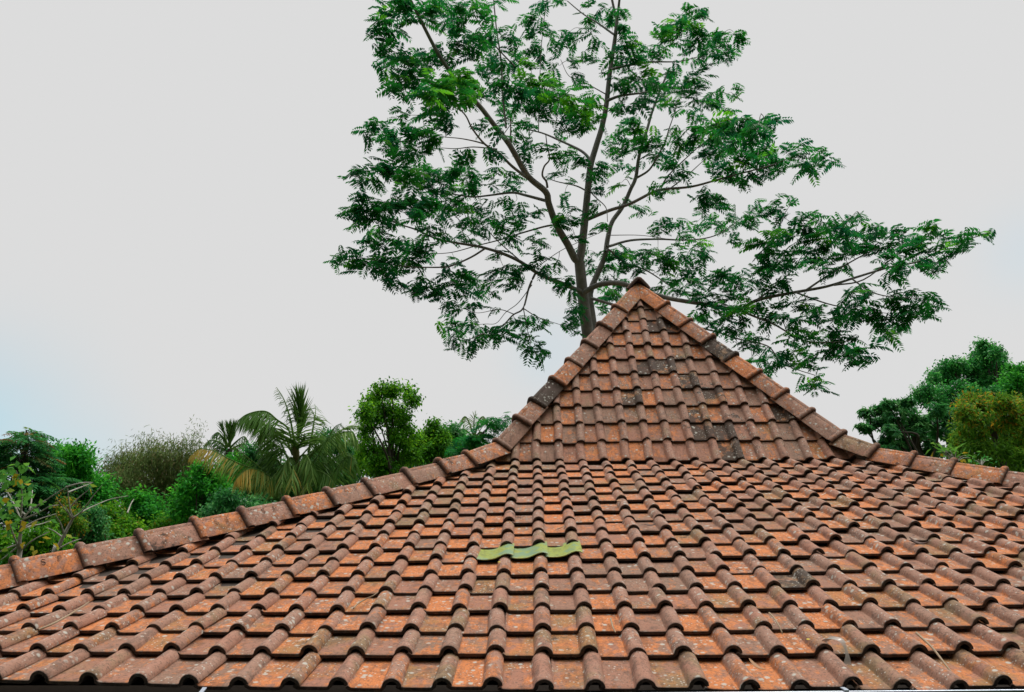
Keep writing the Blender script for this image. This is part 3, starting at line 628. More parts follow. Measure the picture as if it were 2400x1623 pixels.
br('F', 'px', [(1362,684),(1355,681),(1318,665),(1266,644),(1218,613),(1176,594),(1137,582),(1115,577),(1060,568),(1018,558),(976,539),(937,526),(890,505),(850,490)], .07, .01, -.1, -2.6)
br('F1', 'px', [(1137,583),(1105,603),(1060,623),(1034,627),(963,626),(908,619),(850,605),(800,600)], .03, .008, -1.3, -2.9); br('F2', 'px', [(1294,528),(1270,533),(1218,548),(1170,563),(1115,577),(1059,592),(1005,596)], .03, .01, -.3, .8)
br('F3', 'px', [(1256,640),(1253,645),(1240,674),(1226,723),(1202,739),(1176,765),(1137,781),(1090,800)], .035, .01, -.6, -2)
br('F3a', 'px', [(1226,723),(1263,745),(1318,763)], .016, .007, -.9, -.4); br('F3b', 'px', [(1227,724),(1234,765),(1244,803)], .016, .007, -.9, -1.2); br('F3c', 'px', [(1247,668),(1215,710),(1186,732),(1163,758),(1134,760),(1080,765)], .014, .006, -.7, -.2)
br('F3d', 'px', [(1205,737),(1170,726),(1121,734),(1090,725)], .014, .006, -1, -1.7); br('F4', 'px', [(1215,608),(1166,565),(1131,529),(1092,510)], .02, .008, -.8, -1.9)
br('F5', 'px', [(1260,626),(1311,590),(1363,565),(1421,539)], .012, .008, -.6, .6); br('F6', 'px', [(1166,592),(1180,625),(1190,630)], .01, .006, -1, -1.4)
br('G1', 'px', [(1186,300),(1179,230),(1177,191),(1174,140),(1163,64),(1156,-10)], .03, .02, -1, .6); br('G2', 'px', [(1206,156),(1161,108),(1126,60),(1104,20)], .025, .012, 0, -1.6)
br('G3', 'px', [(1262,310),(1266,166),(1270,96),(1279,19),(1284,-8)], .016, .01, 1.2, 2.4); br('G4', 'px', [(1158,345),(1196,293),(1209,264)], .016, .01, -1.4, -.4); br('G5', 'px', [(1196,335),(1197,300),(1196,274)], .025, .014, -1.2, -1.8)
CL = []
def cl(rn, s):
    a, b_, k = reg(rn)
    for e in s.replace('\n', ' ').split(','):
        q = e.split()
        if len(q) < 4: continue
        x, y, rx, ry = [float(v) for v in q[:4]]; CL.append((a+x/k, b_+y/k, rx/k, ry/k, len(q) > 4))
cl('r1', """480 50 120 60,600 30 100 50,420 150 80 50,480 200 130 60,350 260 70 30,420 300 80 30,620 150 60 60,760 100 90 60,850 60 100 60,960 50 100 50,900 150 120 60,1000 120 80 50,1080 60 80 50,960 210 90 40,1060 270 80 60,1180 120 60 60,1170 270 90 90,1280 230 60 60,1000 370 90 60,1120 380 90 60,1200 60 60 50,1330 20 60 30,1390 280 60 40,1370 340 40 50,450 380 70 40,560 400 100 50,700 380 80 40,800 360 60 40,480 480 110 60,620 500 110 60,700 470 80 60,820 450 70 50,930 420 60 50,560 580 90 50,680 560 80 60,760 520 70 40,520 660 90 40,620 640 70 40,1000 540 70 60 b,830 620 100 60 b,950 600 90 60 b,1050 620 80 60 b,780 690 90 60 b,900 700 120 70 b,1020 720 100 60 b,850 780 90 60,880 860 90 70,900 940 50 50,1140 700 80 50,1200 520 120 70,1280 490 100 50,1400 480 80 50,1440 400 60 40,1510 500 80 50 b,1300 640 100 60,1400 660 100 70,1500 600 100 70 b,1600 600 90 60 b,1680 640 90 60 b,1350 760 110 60,1290 800 80 50,1480 720 120 70,1600 720 110 70,1720 720 90 60 b,1820 720 80 70 b,1640 820 110 60,1780 840 110 70,1900 820 90 70 b,1960 760 70 60 b,2000 880 80 50 b,1840 920 90 50,1930 930 60 50,1560 800 60 40,560 810 70 40,600 850 40 30,690 850 50 25,420 920 90 50,330 960 50 50,480 980 90 60,560 1020 100 60,650 1000 90 70,740 970 80 60,800 1050 80 60,600 1090 110 50,480 1090 80 40,720 1110 90 40,840 1000 40 30,540 1160 60 40,600 1180 50 40,220 1280 80 50,310 1240 60 40,400 1180 80 40,420 1260 80 50,300 1350 60 50,380 1330 70 50,520 1260 80 60,600 1300 90 70 b,700 1230 80 60,760 1280 80 60,700 1340 90 60,830 1260 80 50,900 1320 90 50,960 1240 90 60,1060 1150 60 60,1000 1180 60 40,1060 1260 90 50,1040 1350 100 50,1130 1330 60 60,900 1400 110 50,780 1400 90 40,680 1440 80 40,560 1400 50 40,300 1440 70 40,370 1500 80 50,250 1540 70 30,500 1500 70 50,600 1520 80 40,720 1500 100 50,860 1480 100 60,980 1470 90 60,1090 1400 60 50,1150 1520 90 40,1000 1550 90 30,1220 1280 40 50,1280 1250 50 50,1210 1130 60 50,1260 1350 50 40,1350 1290 50 40,1380 1370 60 40,1400 1490 50 50,1320 1460 60 40,1160 880 40 40,1190 940 30 40,1290 970 60 40,1440 900 60 40,1520 920 70 50,1420 1000 60 50,1500 1050 90 60,1590 1080 60 50,1460 1130 60 40,1500 1180 40 40,1650 1100 60 40,1700 1150 60 50,1760 1200 60 50,1720 1260 50 40,1810 1100 50 60,1850 1180 40 60,1740 1020 50 40,1800 1340 50 30,1770 1440 40 50,1830 1530 30 30,1530 120 50 70,1600 200 60 60,1480 180 60 40,1530 260 60 50,1640 150 40 30,1590 30 50 40,1660 20 60 30,1740 10 50 20,1680 260 60 50,1720 330 60 40,1560 350 60 50,1500 390 50 50,1600 420 50 40,1800 240 60 40,1850 300 60 40,1890 210 50 40,1960 220 40 60,1990 300 40 50,1870 420 60 40,1950 420 60 40,1820 450 60 30,1720 480 60 30,1840 550 50 50,1900 610 50 50,1930 20 40 50,2020 90 50 60,2080 150 50 50,2180 100 40 60,2200 210 40 40,2060 500 40 30,1990 340 40 25""")
cl('r2', """130 120 60 50,260 130 60 60,330 230 50 40,290 400 80 60,350 360 70 50,430 350 70 40,320 310 40 40,300 460 60 40,400 430 80 50,500 420 80 50,560 400 80 60,640 350 80 50,620 250 80 60 b,680 190 80 50,720 280 90 60,780 220 80 50 b,860 200 70 50 b,820 60 40 40,760 130 60 40,850 130 50 40,910 120 50 50,940 90 20 30,900 250 70 50,860 320 100 60,960 330 80 50,1000 270 60 50,1080 250 70 50 b,1060 320 80 50,1180 260 70 50,1240 270 50 25,1130 350 60 40,1040 380 80 40,1100 410 50 40,940 420 70 40,860 460 60 30,960 490 50 40,740 500 60 50,860 550 80 50,920 580 60 40,800 600 80 40,700 580 80 40,540 540 80 50 b,460 570 70 40,380 560 80 50,320 610 70 60,400 640 60 40,500 620 80 50,600 620 80 50,680 650 70 50,760 660 70 50,850 650 80 60,870 700 60 50,820 740 60 40,700 740 80 50,620 760 60 40,470 720 90 40,360 770 90 40,300 800 60 40,450 790 60 40,1000 680 50 30,960 720 70 40,1060 700 70 40,1140 680 60 40,1200 690 40 25,940 780 60 40,1000 770 60 40,1090 790 40 40,860 830 60 40,910 880 30 30,420 890 80 40,330 930 60 40,430 960 80 40 b,320 1010 80 60,260 1090 70 50,360 1080 80 60,430 1060 60 50,330 1130 60 40,500 1030 60 50 b,560 1000 50 40,530 1080 80 60,600 1080 70 50,560 1160 70 60,620 1150 50 50,700 990 70 40,760 1020 70 40,810 1070 60 40,740 1080 60 40,860 940 40 20,800 970 50 25,870 980 40 20,850 1010 30 30,700 1180 60 40,740 1230 70 50,780 1290 50 40,700 1300 60 40,1060 890 80 40 b,1110 880 50 30,1040 950 80 50 b,1120 930 70 50,1000 1020 80 50,920 1020 60 40,1080 1010 90 60,1190 940 70 50,1240 900 50 40,1180 1010 90 50,1280 960 80 40,1330 900 60 40,1400 870 50 40,1460 880 40 30,1410 930 60 30,1340 960 60 30,1290 1030 60 40,1000 1120 90 50,1060 1110 70 50,960 1130 60 50,1130 1110 60 40,1230 1100 80 50,1320 1110 70 50,1400 1090 60 50,1450 1090 40 25,1040 1210 60 40,1060 1270 70 40,1150 1220 80 40,1240 1180 70 50,1330 1190 70 50,1420 1180 80 40,1150 1300 50 50,1230 1330 60 50,1280 1290 40 40,1340 1310 40 40,1400 1270 50 40,1490 1230 60 50,1510 1170 60 40,1580 1090 30 30,1620 1110 70 40,1690 1070 40 25,1720 1130 60 40,1640 1240 50 40,1700 1240 50 40,1760 1200 60 50,1830 1150 50 30,1820 1100 40 30,1900 1190 40 15,1640 1190 60 30,320 1220 60 50,380 1260 60 50,160 1280 60 60,200 1240 60 40,80 1200 40 60,90 1290 40 40,150 1400 50 30,330 1350 30 15 b,590 1360 40 15 b,620 1400 40 20,660 1410 60 30,930 1390 50 30,960 1440 70 40,1030 1450 60 40,960 1500 60 40,1050 1500 40 40,340 1480 40 30,440 1530 60 40,500 1550 50 20""")
cl('r4', """600 20 70 30,620 60 60 30,860 80 60 25,960 60 60 25,1050 50 40 15,840 120 80 30,940 110 70 30,1010 130 50 30,720 130 60 30,600 130 60 30,640 170 60 30,540 170 70 30,480 220 60 30,380 160 50 30,440 170 50 25,340 200 70 25,290 240 40 15,760 180 80 40,680 200 60 30,850 170 60 30,740 250 50 20,1120 140 50 30,1190 150 60 30,1280 150 40 20,1060 170 60 30,1130 200 80 30,1220 200 60 30,960 210 60 25 b,1040 230 60 25,1200 240 70 40 b,1130 250 60 30,850 280 60 30 b,920 290 70 30,1000 280 60 30,960 340 80 40,1060 320 70 40,1160 310 80 40,1250 290 50 40,900 390 60 40,980 410 80 40,1060 390 70 40,1150 390 80 40,1220 360 50 40,1250 430 60 30,1390 130 50 25,1440 140 40 20,1350 170 50 30,1420 180 70 30,1500 200 60 30,1340 230 60 30,1420 240 70 40,1500 260 60 40,1560 220 60 30,1640 210 50 25,1380 300 60 40,1460 320 70 40,1560 300 60 40,1640 280 80 40,1720 250 60 40,1790 190 50 25 b,1800 240 60 30,1860 220 50 20,1700 320 60 40,1780 310 60 40,1840 290 50 30 b,1650 370 60 30,1560 360 60 30,1740 370 60 30,1780 410 50 30,1850 400 50 40,1910 340 50 30,1920 280 40 20,1980 290 50 30,2000 240 50 30,2040 280 40 20,2070 210 40 20,2130 215 40 10,1600 430 50 30,1590 470 50 25,1660 420 30 20,1350 400 50 30,1320 350 60 30,200 330 50 30,260 340 60 30,330 320 70 30,430 290 60 30,520 290 80 30 b,380 350 70 40,470 350 70 30,560 330 60 30,600 330 30 40,420 410 70 30 b,340 400 60 30,280 390 40 30,500 420 60 30,560 390 60 30,100 350 60 30,160 400 60 40,60 400 40 40,200 420 40 30,400 470 60 30,470 480 70 30,550 480 60 30,630 480 70 40,650 430 60 30,720 460 60 30,780 460 60 30,840 480 60 40,760 510 60 30,690 530 60 30,600 540 60 30,520 550 60 30,440 530 60 30,380 550 50 30,560 600 60 30,640 590 70 30,720 580 60 30,800 560 60 20,820 610 70 25 b,740 640 60 25 b,660 640 60 30,580 650 50 30,620 690 60 30,700 690 60 30,780 690 60 30,800 640 50 30 b,560 700 40 30,760 740 60 30,680 740 50 25,960 520 60 40,1020 480 60 40,900 520 40 30,960 660 60 30,1030 680 60 30,1000 620 60 30,1080 710 50 25,920 670 50 25,910 710 40 30,880 620 50 25,1130 580 50 25,1100 630 40 20,1140 610 40 25,1200 630 40 30,1210 680 40 40,1270 690 50 30,1320 640 50 30,1370 660 50 40,1310 700 40 30,1420 630 50 30,1450 660 60 40,1500 640 60 30,1560 600 50 30,1520 680 60 40,1540 730 50 30,1580 760 50 40,1640 740 50 30,1600 690 50 30,1460 520 50 25,1400 540 50 30,1440 570 50 30,1380 580 40 20,1620 550 40 20,1680 560 40 20,1720 540 40 15,1660 600 50 40,1720 620 50 30,1780 590 60 30,1830 610 50 30,1800 560 40 20,1740 660 50 30,1800 640 40 30,1680 650 50 40,1050 760 50 25 b,1120 780 50 30 b,1080 810 40 25,1180 780 50 25,1240 770 50 25,1300 760 50 25,1230 830 60 30,1300 820 60 30,1360 800 50 25,1400 790 30 8,1280 870 60 30,1350 880 60 30,1420 860 50 20,1470 840 40 15,1450 900 60 25,1390 910 40 30,1160 830 40 20,1210 880 40 20,820 770 50 20,880 800 60 30,860 850 60 30,800 820 50 30,1080 860 50 20 b,1040 880 50 25,960 880 60 20,900 920 50 25,980 930 60 40,940 980 50 40,1070 920 50 30,1130 900 40 25,1150 950 60 40,1180 1010 60 30,1220 1040 50 25,1150 1060 40 25,1200 1080 40 20,840 910 40 20,130 520 60 30,180 500 60 25,120 580 40 30,50 560 40 30,30 620 40 40,300 530 40 20,350 520 40 20""")
cl('r3', """380 250 80 50,220 290 80 40,280 330 70 50,360 300 80 50,440 340 80 50,520 360 60 50,500 430 60 40,460 260 70 50,570 240 70 60,650 220 60 50,700 330 80 40,760 400 60 30,840 300 60 50,700 270 80 40,940 280 60 40,1040 290 60 40 b,1100 350 60 40,1160 300 60 40,1230 340 60 60,1300 420 80 60,1290 360 60 40,1400 350 60 40,1480 350 70 40,1560 320 60 30,1600 290 50 30,1440 400 60 40,1350 500 60 30,1430 490 50 30,1400 540 40 20,1060 480 70 40,1100 440 60 30,1180 430 60 30,1020 380 50 20,880 430 60 20,850 480 50 30,780 480 80 40,700 510 60 30,930 500 60 20,1540 500 60 30,1600 520 50 30,1560 460 50 20,1780 360 60 50,1820 330 50 40,1800 390 50 30,1740 330 40 30,1690 430 40 25,1850 470 50 25,1880 500 30 20,1990 270 50 30,1960 300 40 40,2030 420 50 30,1980 440 40 30,2070 410 40 20,340 500 60 30,400 450 50 30,420 490 70 40,500 500 80 40,560 540 70 40,480 560 70 40,590 580 60 30,380 550 60 30,640 530 50 30,740 560 70 40,700 600 70 40,760 620 60 30,680 640 60 30,720 680 60 30,800 580 60 20,120 640 60 30,190 590 60 30,260 610 60 30,150 680 60 25,230 690 60 30,320 650 80 50,400 640 80 40,480 660 80 40,420 700 70 40,300 700 60 30,520 720 80 40,560 680 80 40,500 780 50 40,570 790 50 40,600 830 30 25,620 640 60 30,640 700 50 25,460 740 50 30,760 760 60 40,700 830 60 40,770 830 70 40,730 880 60 40,800 890 60 40,680 900 40 30,840 880 30 25,900 830 60 30,960 800 80 40,940 750 60 40,1020 830 60 40,970 880 40 30,1050 880 40 40,1080 740 60 30,1040 760 50 30,1130 830 50 30,1190 820 60 40,1240 800 40 30,1240 870 40 40,1160 880 40 30,980 640 60 20,920 680 60 25,1260 730 60 30,1330 720 60 40,1400 720 60 40,1350 790 60 40,1440 760 60 50,1480 700 60 30,1540 680 50 30,1430 830 40 30,1380 830 30 30,1280 610 40 40,1560 600 60 30,1590 630 60 30,1660 720 60 30,1720 670 50 40,1640 740 40 25,1790 800 60 30,1830 840 40 40,1720 840 50 25,1760 860 50 30,1840 890 40 20,1940 580 50 25,2000 600 60 25,2100 600 80 40,1960 650 50 40,1980 720 60 40,2060 700 60 40,2150 640 60 30,2200 600 60 40,2200 680 50 40,2250 720 50 30,2060 780 60 30,2140 790 60 30,2200 820 60 25,2080 860 60 40,2150 880 50 30,2040 930 60 40,2100 920 50 30,2060 1010 50 30,2180 920 40 20,930 970 40 20,980 960 40 15,990 1020 25 25,1080 990 50 30,1130 980 30 20,1100 1030 40 25,1240 990 50 20,870 1110 30 15 b,920 1080 40 30,980 1100 60 40,930 1140 50 30,1040 1140 40 30,1120 1100 50 30,1140 1150 60 25,1000 1210 50 30,960 1230 60 30,960 1270 50 30,1030 1270 30 50,1090 1290 40 40,1080 1240 60 30,1160 1230 40 40,1180 1190 60 30,1260 1150 60 40,1240 1200 60 50,1310 1210 40 40,1340 1160 60 40,1420 1080 60 40,1460 1100 50 40,1380 1180 40 20,1540 1090 60 30,1600 1080 50 30,1640 1100 30 25,1580 1140 40 25,1500 1180 40 30,1540 1200 50 30,1510 1230 40 20,1590 1270 60 40,1520 1310 40 30,1560 1310 60 30,1640 1310 40 20,1600 1350 30 20,1840 1010 40 20,1800 1060 60 40,1860 1080 40 40,1830 1120 50 30,1780 1140 40 30,1870 1140 40 30,1880 1010 20 20,1870 970 40 20""")
def big_tree():
    foot = np.array([*BR['trunk']['P'][0][:2], 0]); foot[0] += 0.15
    t = empty('feather_leaved_tree', foot, 'tall feathery-leaved tree with forking grey trunk rising behind the roof peak', 'tree')
    mb = MB(); P = np.vstack([foot, (foot+BR['trunk']['P'][0])/2+[0.05, 0, 0], BR['trunk']['P']]); tube(mb, P, np.concatenate([[.26, .22], BR['trunk']['r']]), 12); trunk = mb.build('trunk', M_BARK, t, 180)
    fc = at(1391, 800, BD+.9); mbs = {k: MB() for k in BR if k != 'trunk'}
    for k, b in BR.items():
        if k == 'trunk': continue
        tube(mbs[k], b['P'], b['r'], b['sides'])
    tube(mbs['C'], smoothline(np.array([foot+[.12, .35, 0], (foot+[.12, .35, 0]+BR['C']['P'][0])/2, BR['C']['P'][0], BR['C']['P'][2]]), 4), np.linspace(.15, .094, 13), 9)
    # twigs reach each spray of leaves from the nearest wood already grown
    NX, N3, NK, ND = [], [], [], []
    for k, b in BR.items():
        if k == 'trunk': continue
        m_ = len(b['xy'])//3
        for i in range(m_, len(b['xy'])): NX.append(b['xy'][i]); N3.append(b['P'][i]); NK.append(k); ND.append(b['dep'][i])
    cx = np.array([(c[0], c[1]) for c in CL]); left = list(range(len(CL))); NX = [np.array(q) for q in NX]
    best = np.full(len(CL), 1e9); arg = np.zeros(len(CL), int); A_ = np.array(NX)
    for i in range(len(CL)): d = np.hypot(*(A_-cx[i]).T); arg[i] = d.argmin(); best[i] = d.min()
    pos = np.zeros((len(CL), 3)); org = np.zeros((len(CL), 3))
    done = np.zeros(len(CL), bool)
    for _ in range(len(CL)):
        i = int(np.where(done, 1e9, best).argmin()); done[i] = True; j = arg[i]
        dep = ND[j]+rng.normal(0, 0.35)-(0.7 if CL[i][4] else 0)
        p = at(cx[i][0], cx[i][1], BD+dep); q = N3[j]; ln = np.linalg.norm(p-q)
        mid = (p+q)/2+rng.normal(0, .07*ln, 3)+UP*0.05*ln
        S = smoothline([q, mid, p], 3); tube(mbs[NK[j]], S, np.linspace(0.006+0.006*min(ln, 1.2), 0.004, len(S)), 3)
        pos[i] = p; org[i] = q
        for (xx, pp) in ((cx[i], p),):
            NX.append(xx); N3.append(pp); NK.append(NK[j]); ND.append(dep); n = len(NX)-1
            d = np.hypot(cx[:, 0]-xx[0], cx[:, 1]-xx[1])*1.06; u = (d < best) & ~done; best[u] = d[u]; arg[u] = n
    for k in mbs: o = mbs[k].build('limb', M_BARK, t, 180)
    crown = MB(); B, D_, NR, LN, SH = [], [], [], [], []
    for i, (x, y, rx, ry, br_) in enumerate(CL):
        D = (pos[i]-CAM)@AF; k = D/F_PX; n = max(3, int(round(rx*ry/47)))
        off = rng.normal(0, .5, (n, 3)); rad = np.array([rx*k, rx*k*1.0, ry*k])
        b = pos[i]+off*rad; out = unit(pos[i]-org[i]+1e-6)*0.5+rng.normal(0, .8, (n, 3)); out[:, 2] = out[:, 2]*0.33+(0.06 if br_ else -0.08)
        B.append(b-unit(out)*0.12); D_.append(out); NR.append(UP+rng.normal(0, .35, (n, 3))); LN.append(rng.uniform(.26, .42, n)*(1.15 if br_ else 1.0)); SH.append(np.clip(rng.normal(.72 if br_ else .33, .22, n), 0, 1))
    B, D_, NR, LN, SH = [np.concatenate(q) for q in (B, D_, NR, LN, SH)]
    pinnate(crown, B, D_, NR, LN, 8, 0.42, 0.34, SH, (rng.random(len(B)) < .0)*1.0, 0.28)
    crown.build('crown', LM['albizia'], t)
    return len(B)
print('leaves', big_tree())
# ------------------------------------------------------------------ coconut palms
def palm(name, label, cat, depth, rn, fronds, trunk, leaflet, leaf='palm', heart=None, shade0=0.0, group=None):
    a, b_, s = reg(rn); T = [at(*P2(rn, x, y), depth) for x, y in trunk]; foot = np.array([T[0][0], T[0][1], 0])
    t = empty(name, foot, label, cat, group); mb = MB(); P = smoothline(np.vstack([foot, T]), 5); r = depth/F_PX/s
    tube(mb, P, np.linspace(50*r, 42*r, len(P)), 9); mb.build('trunk', M_BARK_D if heart is None else heart, t, 180)
    for fr in fronds:
        pts, lf, mode, sh, yel = fr[:5]; dz = fr[5] if len(fr) > 5 else rng.normal(0, 1.0)
        xy = smoothline([P2(rn, *p)+(0,) for p in pts], 7); n = len(xy); q = np.linspace(0, 1, n)
        P = np.array([at(x, y, depth+dz*k) for (x, y, _), k in zip(xy, q)]); mb = MB()
        Ln = np.linalg.norm(np.diff(P, axis=0), axis=1).sum(); tube(mb, P, np.linspace(.045, .008, n)*depth/30, 4, (0.75, 0.35*yel+.1, 0, 0))
        m_ = int(lf[1]); m_ = int(m_*0.82); u = np.linspace(lf[2] if len(lf) > 2 else .12, .995, m_)
        Q = np.stack([np.interp(u, q, P[:, k]) for k in range(3)], 1); Tn = unit(np.gradient(Q, axis=0)); toward = unit(CAM-Q)
        S = unit(np.cross(Tn, UP)); N_ = np.cross(S, Tn)
        ln = lf[0]*leaflet*(np.sin(math.pi*np.clip(0.16+0.80*u, 0, 1))**0.55)
        for sg in (-1, 1):
            keep = rng.random(m_) > (0.55 if mode == 'torn' else 0.04)
            if mode == 'hang': dd = Tn*0.55+S*sg*0.55+DOWN*(0.75+0.35*u[:, None])
            elif mode == 'fan': dd = Tn*0.75+S*sg*0.9+DOWN*0.25+UP*.1
            elif mode == 'spear': dd = Tn*1.0+unit(np.cross(Tn, toward))*sg*0.22
            else: dd = Tn*0.6+S*sg*0.6+DOWN*0.7
            dd = unit(dd+rng.normal(0, .10, (m_, 3)))
            k = keep; b0 = Q[k]; l0 = (ln*rng.uniform(.8, 1.15, m_))[k]; w0 = l0*0.040+0.009*depth/30
            nr = unit(np.cross(dd[k], Tn[k])+rng.normal(0, .25, (k.sum(), 3)))
            shd = np.clip(sh+shade0+rng.normal(0, .12, k.sum()), 0, 1); tv = np.clip(yel*(0.35+0.9*u[k])+rng.normal(0, .15, k.sum()), 0, 1)
            hf = 0.52; leaf_half(mb, b0, dd[k], nr, l0, w0, shd, tv, 0.28 if mode in ('hang', 'torn') else 0.10)
        mb.build('frond', LM[leaf], t)
    return t
def leaf_half(mb, b0, d, nr, ln, wd, sh, tv, bend):
    """a long strap leaflet in two segments, bending down"""
    n = len(b0); s = unit(np.cross(d, nr)); ln = ln[:, None]; wd = np.broadcast_to(wd, (n,))[:, None]
    m_ = b0+d*ln*0.55; d2 = unit(d+DOWN*bend*2.2); e = m_+d2*ln*0.45
    V = np.stack([b0-s*wd*.35, b0+s*wd*.35, m_+s*wd*.5, m_-s*wd*.5, e], 1).reshape(-1, 3); i = np.arange(n)[:, None]*5
    A = np.zeros((n, 4)); A[:, 0] = sh; A[:, 1] = tv
    mb.add(V, [np.hstack([i, i+1, i+2, i+3]), np.hstack([i+3, i+2, i+4])], np.repeat(A, 5, 0))
PF = [
 ([(1290,900),(1240,620),(1090,490),(980,400),(860,390),(720,430),(620,500)], (1.15, 52, .3), 'hang', .45, .1, -1.0),
 ([(1290,930),(1200,720),(1050,600),(960,560),(880,490),(800,480),(690,560)], (1.0, 44, .3), 'hang', .5, .12, .6),
 ([(1310,800),(1270,540),(1230,380),(1170,220),(1090,95)], (.6, 34, .25), 'torn', .4, .2, .5),
 ([(1360,760),(1374,600),(1378,400),(1362,200)], (1.25, 60, .12), 'spear', .42, 0.05, .2), ([(1350,760),(1345,520),(1310,320),(1268,120)], (.6, 40, .3), 'torn', .45, .1, 0),
 ([(1480,900),(1520,700),(1545,560),(1550,430),(1500,340)], (.75, 40, .3), 'torn', .75, .2, .8), ([(1490,880),(1545,560),(1570,400),(1560,300)], (.7, 36, .35), 'torn', .7, .1, 1.2),
 ([(1410,1300),(1480,1130),(1570,980),(1700,760),(1800,590),(1890,535)], (1.05, 56, .12), 'hang', .3, .1, -1.4),
 ([(1430,1050),(1600,850),(1760,720),(1900,650),(2030,650),(2085,780)], (1.05, 50, .3), 'hang', .7, .25, -.6),
 ([(1430,1000),(1650,790),(1850,650),(1960,590),(2080,580)], (.85, 44, .45), 'fan', .75, .2, .8),
 ([(1450,1350),(1700,1230),(1850,1060),(1960,945),(2050,980)], (1.15, 54, .2), 'hang', .35, .25, -.9),
 ([(1440,1380),(1620,1120),(1780,980),(1940,900),(2060,960)], (1.1, 50, .25), 'hang', .4, .15, .8),
 ([(1280,1130),(1220,960),(1130,750),(1060,630),(960,590),(900,720)], (1.1, 50, .25), 'hang', .5, .3, -.8),
 ([(1180,1400),(1100,1290),(1000,1190),(900,1125),(780,1095),(690,1130),(610,1210)], (1.2, 62, .05), 'hang', .85, .75, -2.0),
 ([(1200,1380),(1000,1230),(850,1120),(650,1040),(480,960),(330,880),(150,850),(30,940)], (1.0, 74, .25), 'hang', .6, .7, -1.6),
 ([(1180,1350),(1050,1240),(900,1090),(700,930),(560,810)], (.55, 50, .2), 'hang', .35, .3, -.6),
 ([(1300,1250),(1180,1080),(1060,960),(930,930),(880,1000)], (1.15, 50, .15), 'hang', .25, .1, .5), ([(1290,1330),(1150,1180),(1030,1080),(930,1080),(860,1160)], (1.2, 50, .15), 'hang', .3, .15, .9),
 ([(1360,1250),(1480,1090),(1620,1020),(1740,1060),(1800,1160)], (1.1, 46, .15), 'hang', .35, .25, .4), ([(1350,1180),(1440,960),(1560,860),(1680,850),(1780,930)], (1.1, 46, .15), 'hang', .3, .1, 1.0),
 ([(1330,1180),(1250,1050),(1180,1050),(1120,1150)], (.9, 36, .2), 'hang', .7, .2, -1.0), ([(1370,1200),(1420,1050),(1480,1030),(1540,1120)], (.9, 36, .2), 'hang', .45, .45, -1.1),
 ([(1310,860),(1302,760),(1290,590)], (1.3, 30, .05), 'fan', .6, .1, -.6), ([(1330,900),(1400,760),(1460,690)], (1.1, 34, .15), 'fan', .5, .05, -.4), ([(1290,900),(1180,760),(1120,640)], (1.1, 36, .2), 'fan', .4, .1, .3),
 ([(1325,1020),(1270,960),(1210,1010),(1170,1160),(1160,1290)], (1.1, 46, .1), 'hang', .65, .35, -1.8), ([(1345,1030),(1400,930),(1470,950),(1520,1080),(1540,1240)], (1.1, 46, .1), 'hang', .6, .3, -1.7), ([(1340,1100),(1310,1060),(1290,1150),(1280,1320)], (1.0, 40, .1), 'hang', .7, .5, -2.2), ([(1350,1150),(1420,1130),(1460,1230),(1470,1360)], (1.0, 40, .1), 'hang', .55, .5, -2.1), ([(1300,1150),(1160,1120),(1060,1180),(980,1320)], (1.15, 50, .1), 'hang', .6, .45, -1.5), ([(1380,1200),(1560,1120),(1720,1180),(1830,1330)], (1.15, 50, .1), 'hang', .5, .35, -1.5), ([(1340,1000),(1520,800),(1640,700),(1720,720)], (.9, 40, .3), 'hang', .5, .1, .6), ([(1270,1000),(1150,860),(1020,760),(920,740)], (1.05, 44, .25), 'hang', .35, .2, .6)]
palm('coconut_palm', 'coconut palm with ragged drooping fronds, yellowing on its left side', 'palm tree', 30.0, 'rP', PF, [(1370,1500),(1350,1250),(1335,1000),(1318,790)], 0.95, heart=simple('palm_sheath', (0.13, 0.12, 0.035), 0.6, 0.4, 6))
SP = [([(505,830),(505,690),(500,560)], (1.0, 30), 'spear', .35, 0, 0), ([(515,830),(545,680),(575,545)], (1.0, 30), 'spear', .3, 0, .3), ([(495,830),(450,680),(415,555)], (.9, 28), 'spear', .35, 0, .4), ([(510,830),(530,650),(545,560)], (.9, 28), 'spear', .3, 0, -.3),
 ([(490,840),(430,720),(370,650),(300,690)], (.9, 30), 'hang', .35, 0, .5), ([(480,850),(390,770),(280,745),(205,800)], (.9, 30), 'hang', .3, 0, -.8), ([(520,840),(600,760),(690,700),(745,760)], (.9, 30), 'hang', .3, 0, -.8), ([(530,860),(620,810),(690,790),(740,830)], (.8, 26), 'hang', .3, 0, .8),
 ([(480,870),(400,840),(330,850),(290,900)], (.9, 28), 'hang', .25, 0, -1), ([(500,870),(450,860),(410,890),(390,950)], (.8, 26), 'hang', .3, 0.1, 1), ([(520,870),(570,850),(620,880),(640,950)], (.8, 26), 'hang', .25, 0, 1)]
palm('coconut_palm', 'small far-off palm with upright dark fronds, left of the ragged palm', 'palm tree', 58.0, 'rP', SP, [(500,1250),(500,1000),(505,850)], 1.05, shade0=-.05)
FP = [([(845,440),(820,360),(790,320),(745,375)], (1.0, 26), 'hang', .8, 0, -.5), ([(850,440),(850,350),(860,290)], (.9, 26), 'fan', .8, 0, .3), ([(855,440),(880,350),(910,320),(935,360)], (.9, 26), 'hang', .75, 0, .6), ([(845,450),(800,410),(770,400),(750,430)], (.8, 24), 'hang', .6, 0, .2), ([(855,450),(890,420),(920,430)], (.8, 22), 'hang', .6, 0, .2)]
palm('palm', 'pale-fronded far palm peeping over the left hip next to the steep roof', 'palm tree', 52.0, 'rM', FP, [(850,640),(850,520),(850,445)], 0.8)
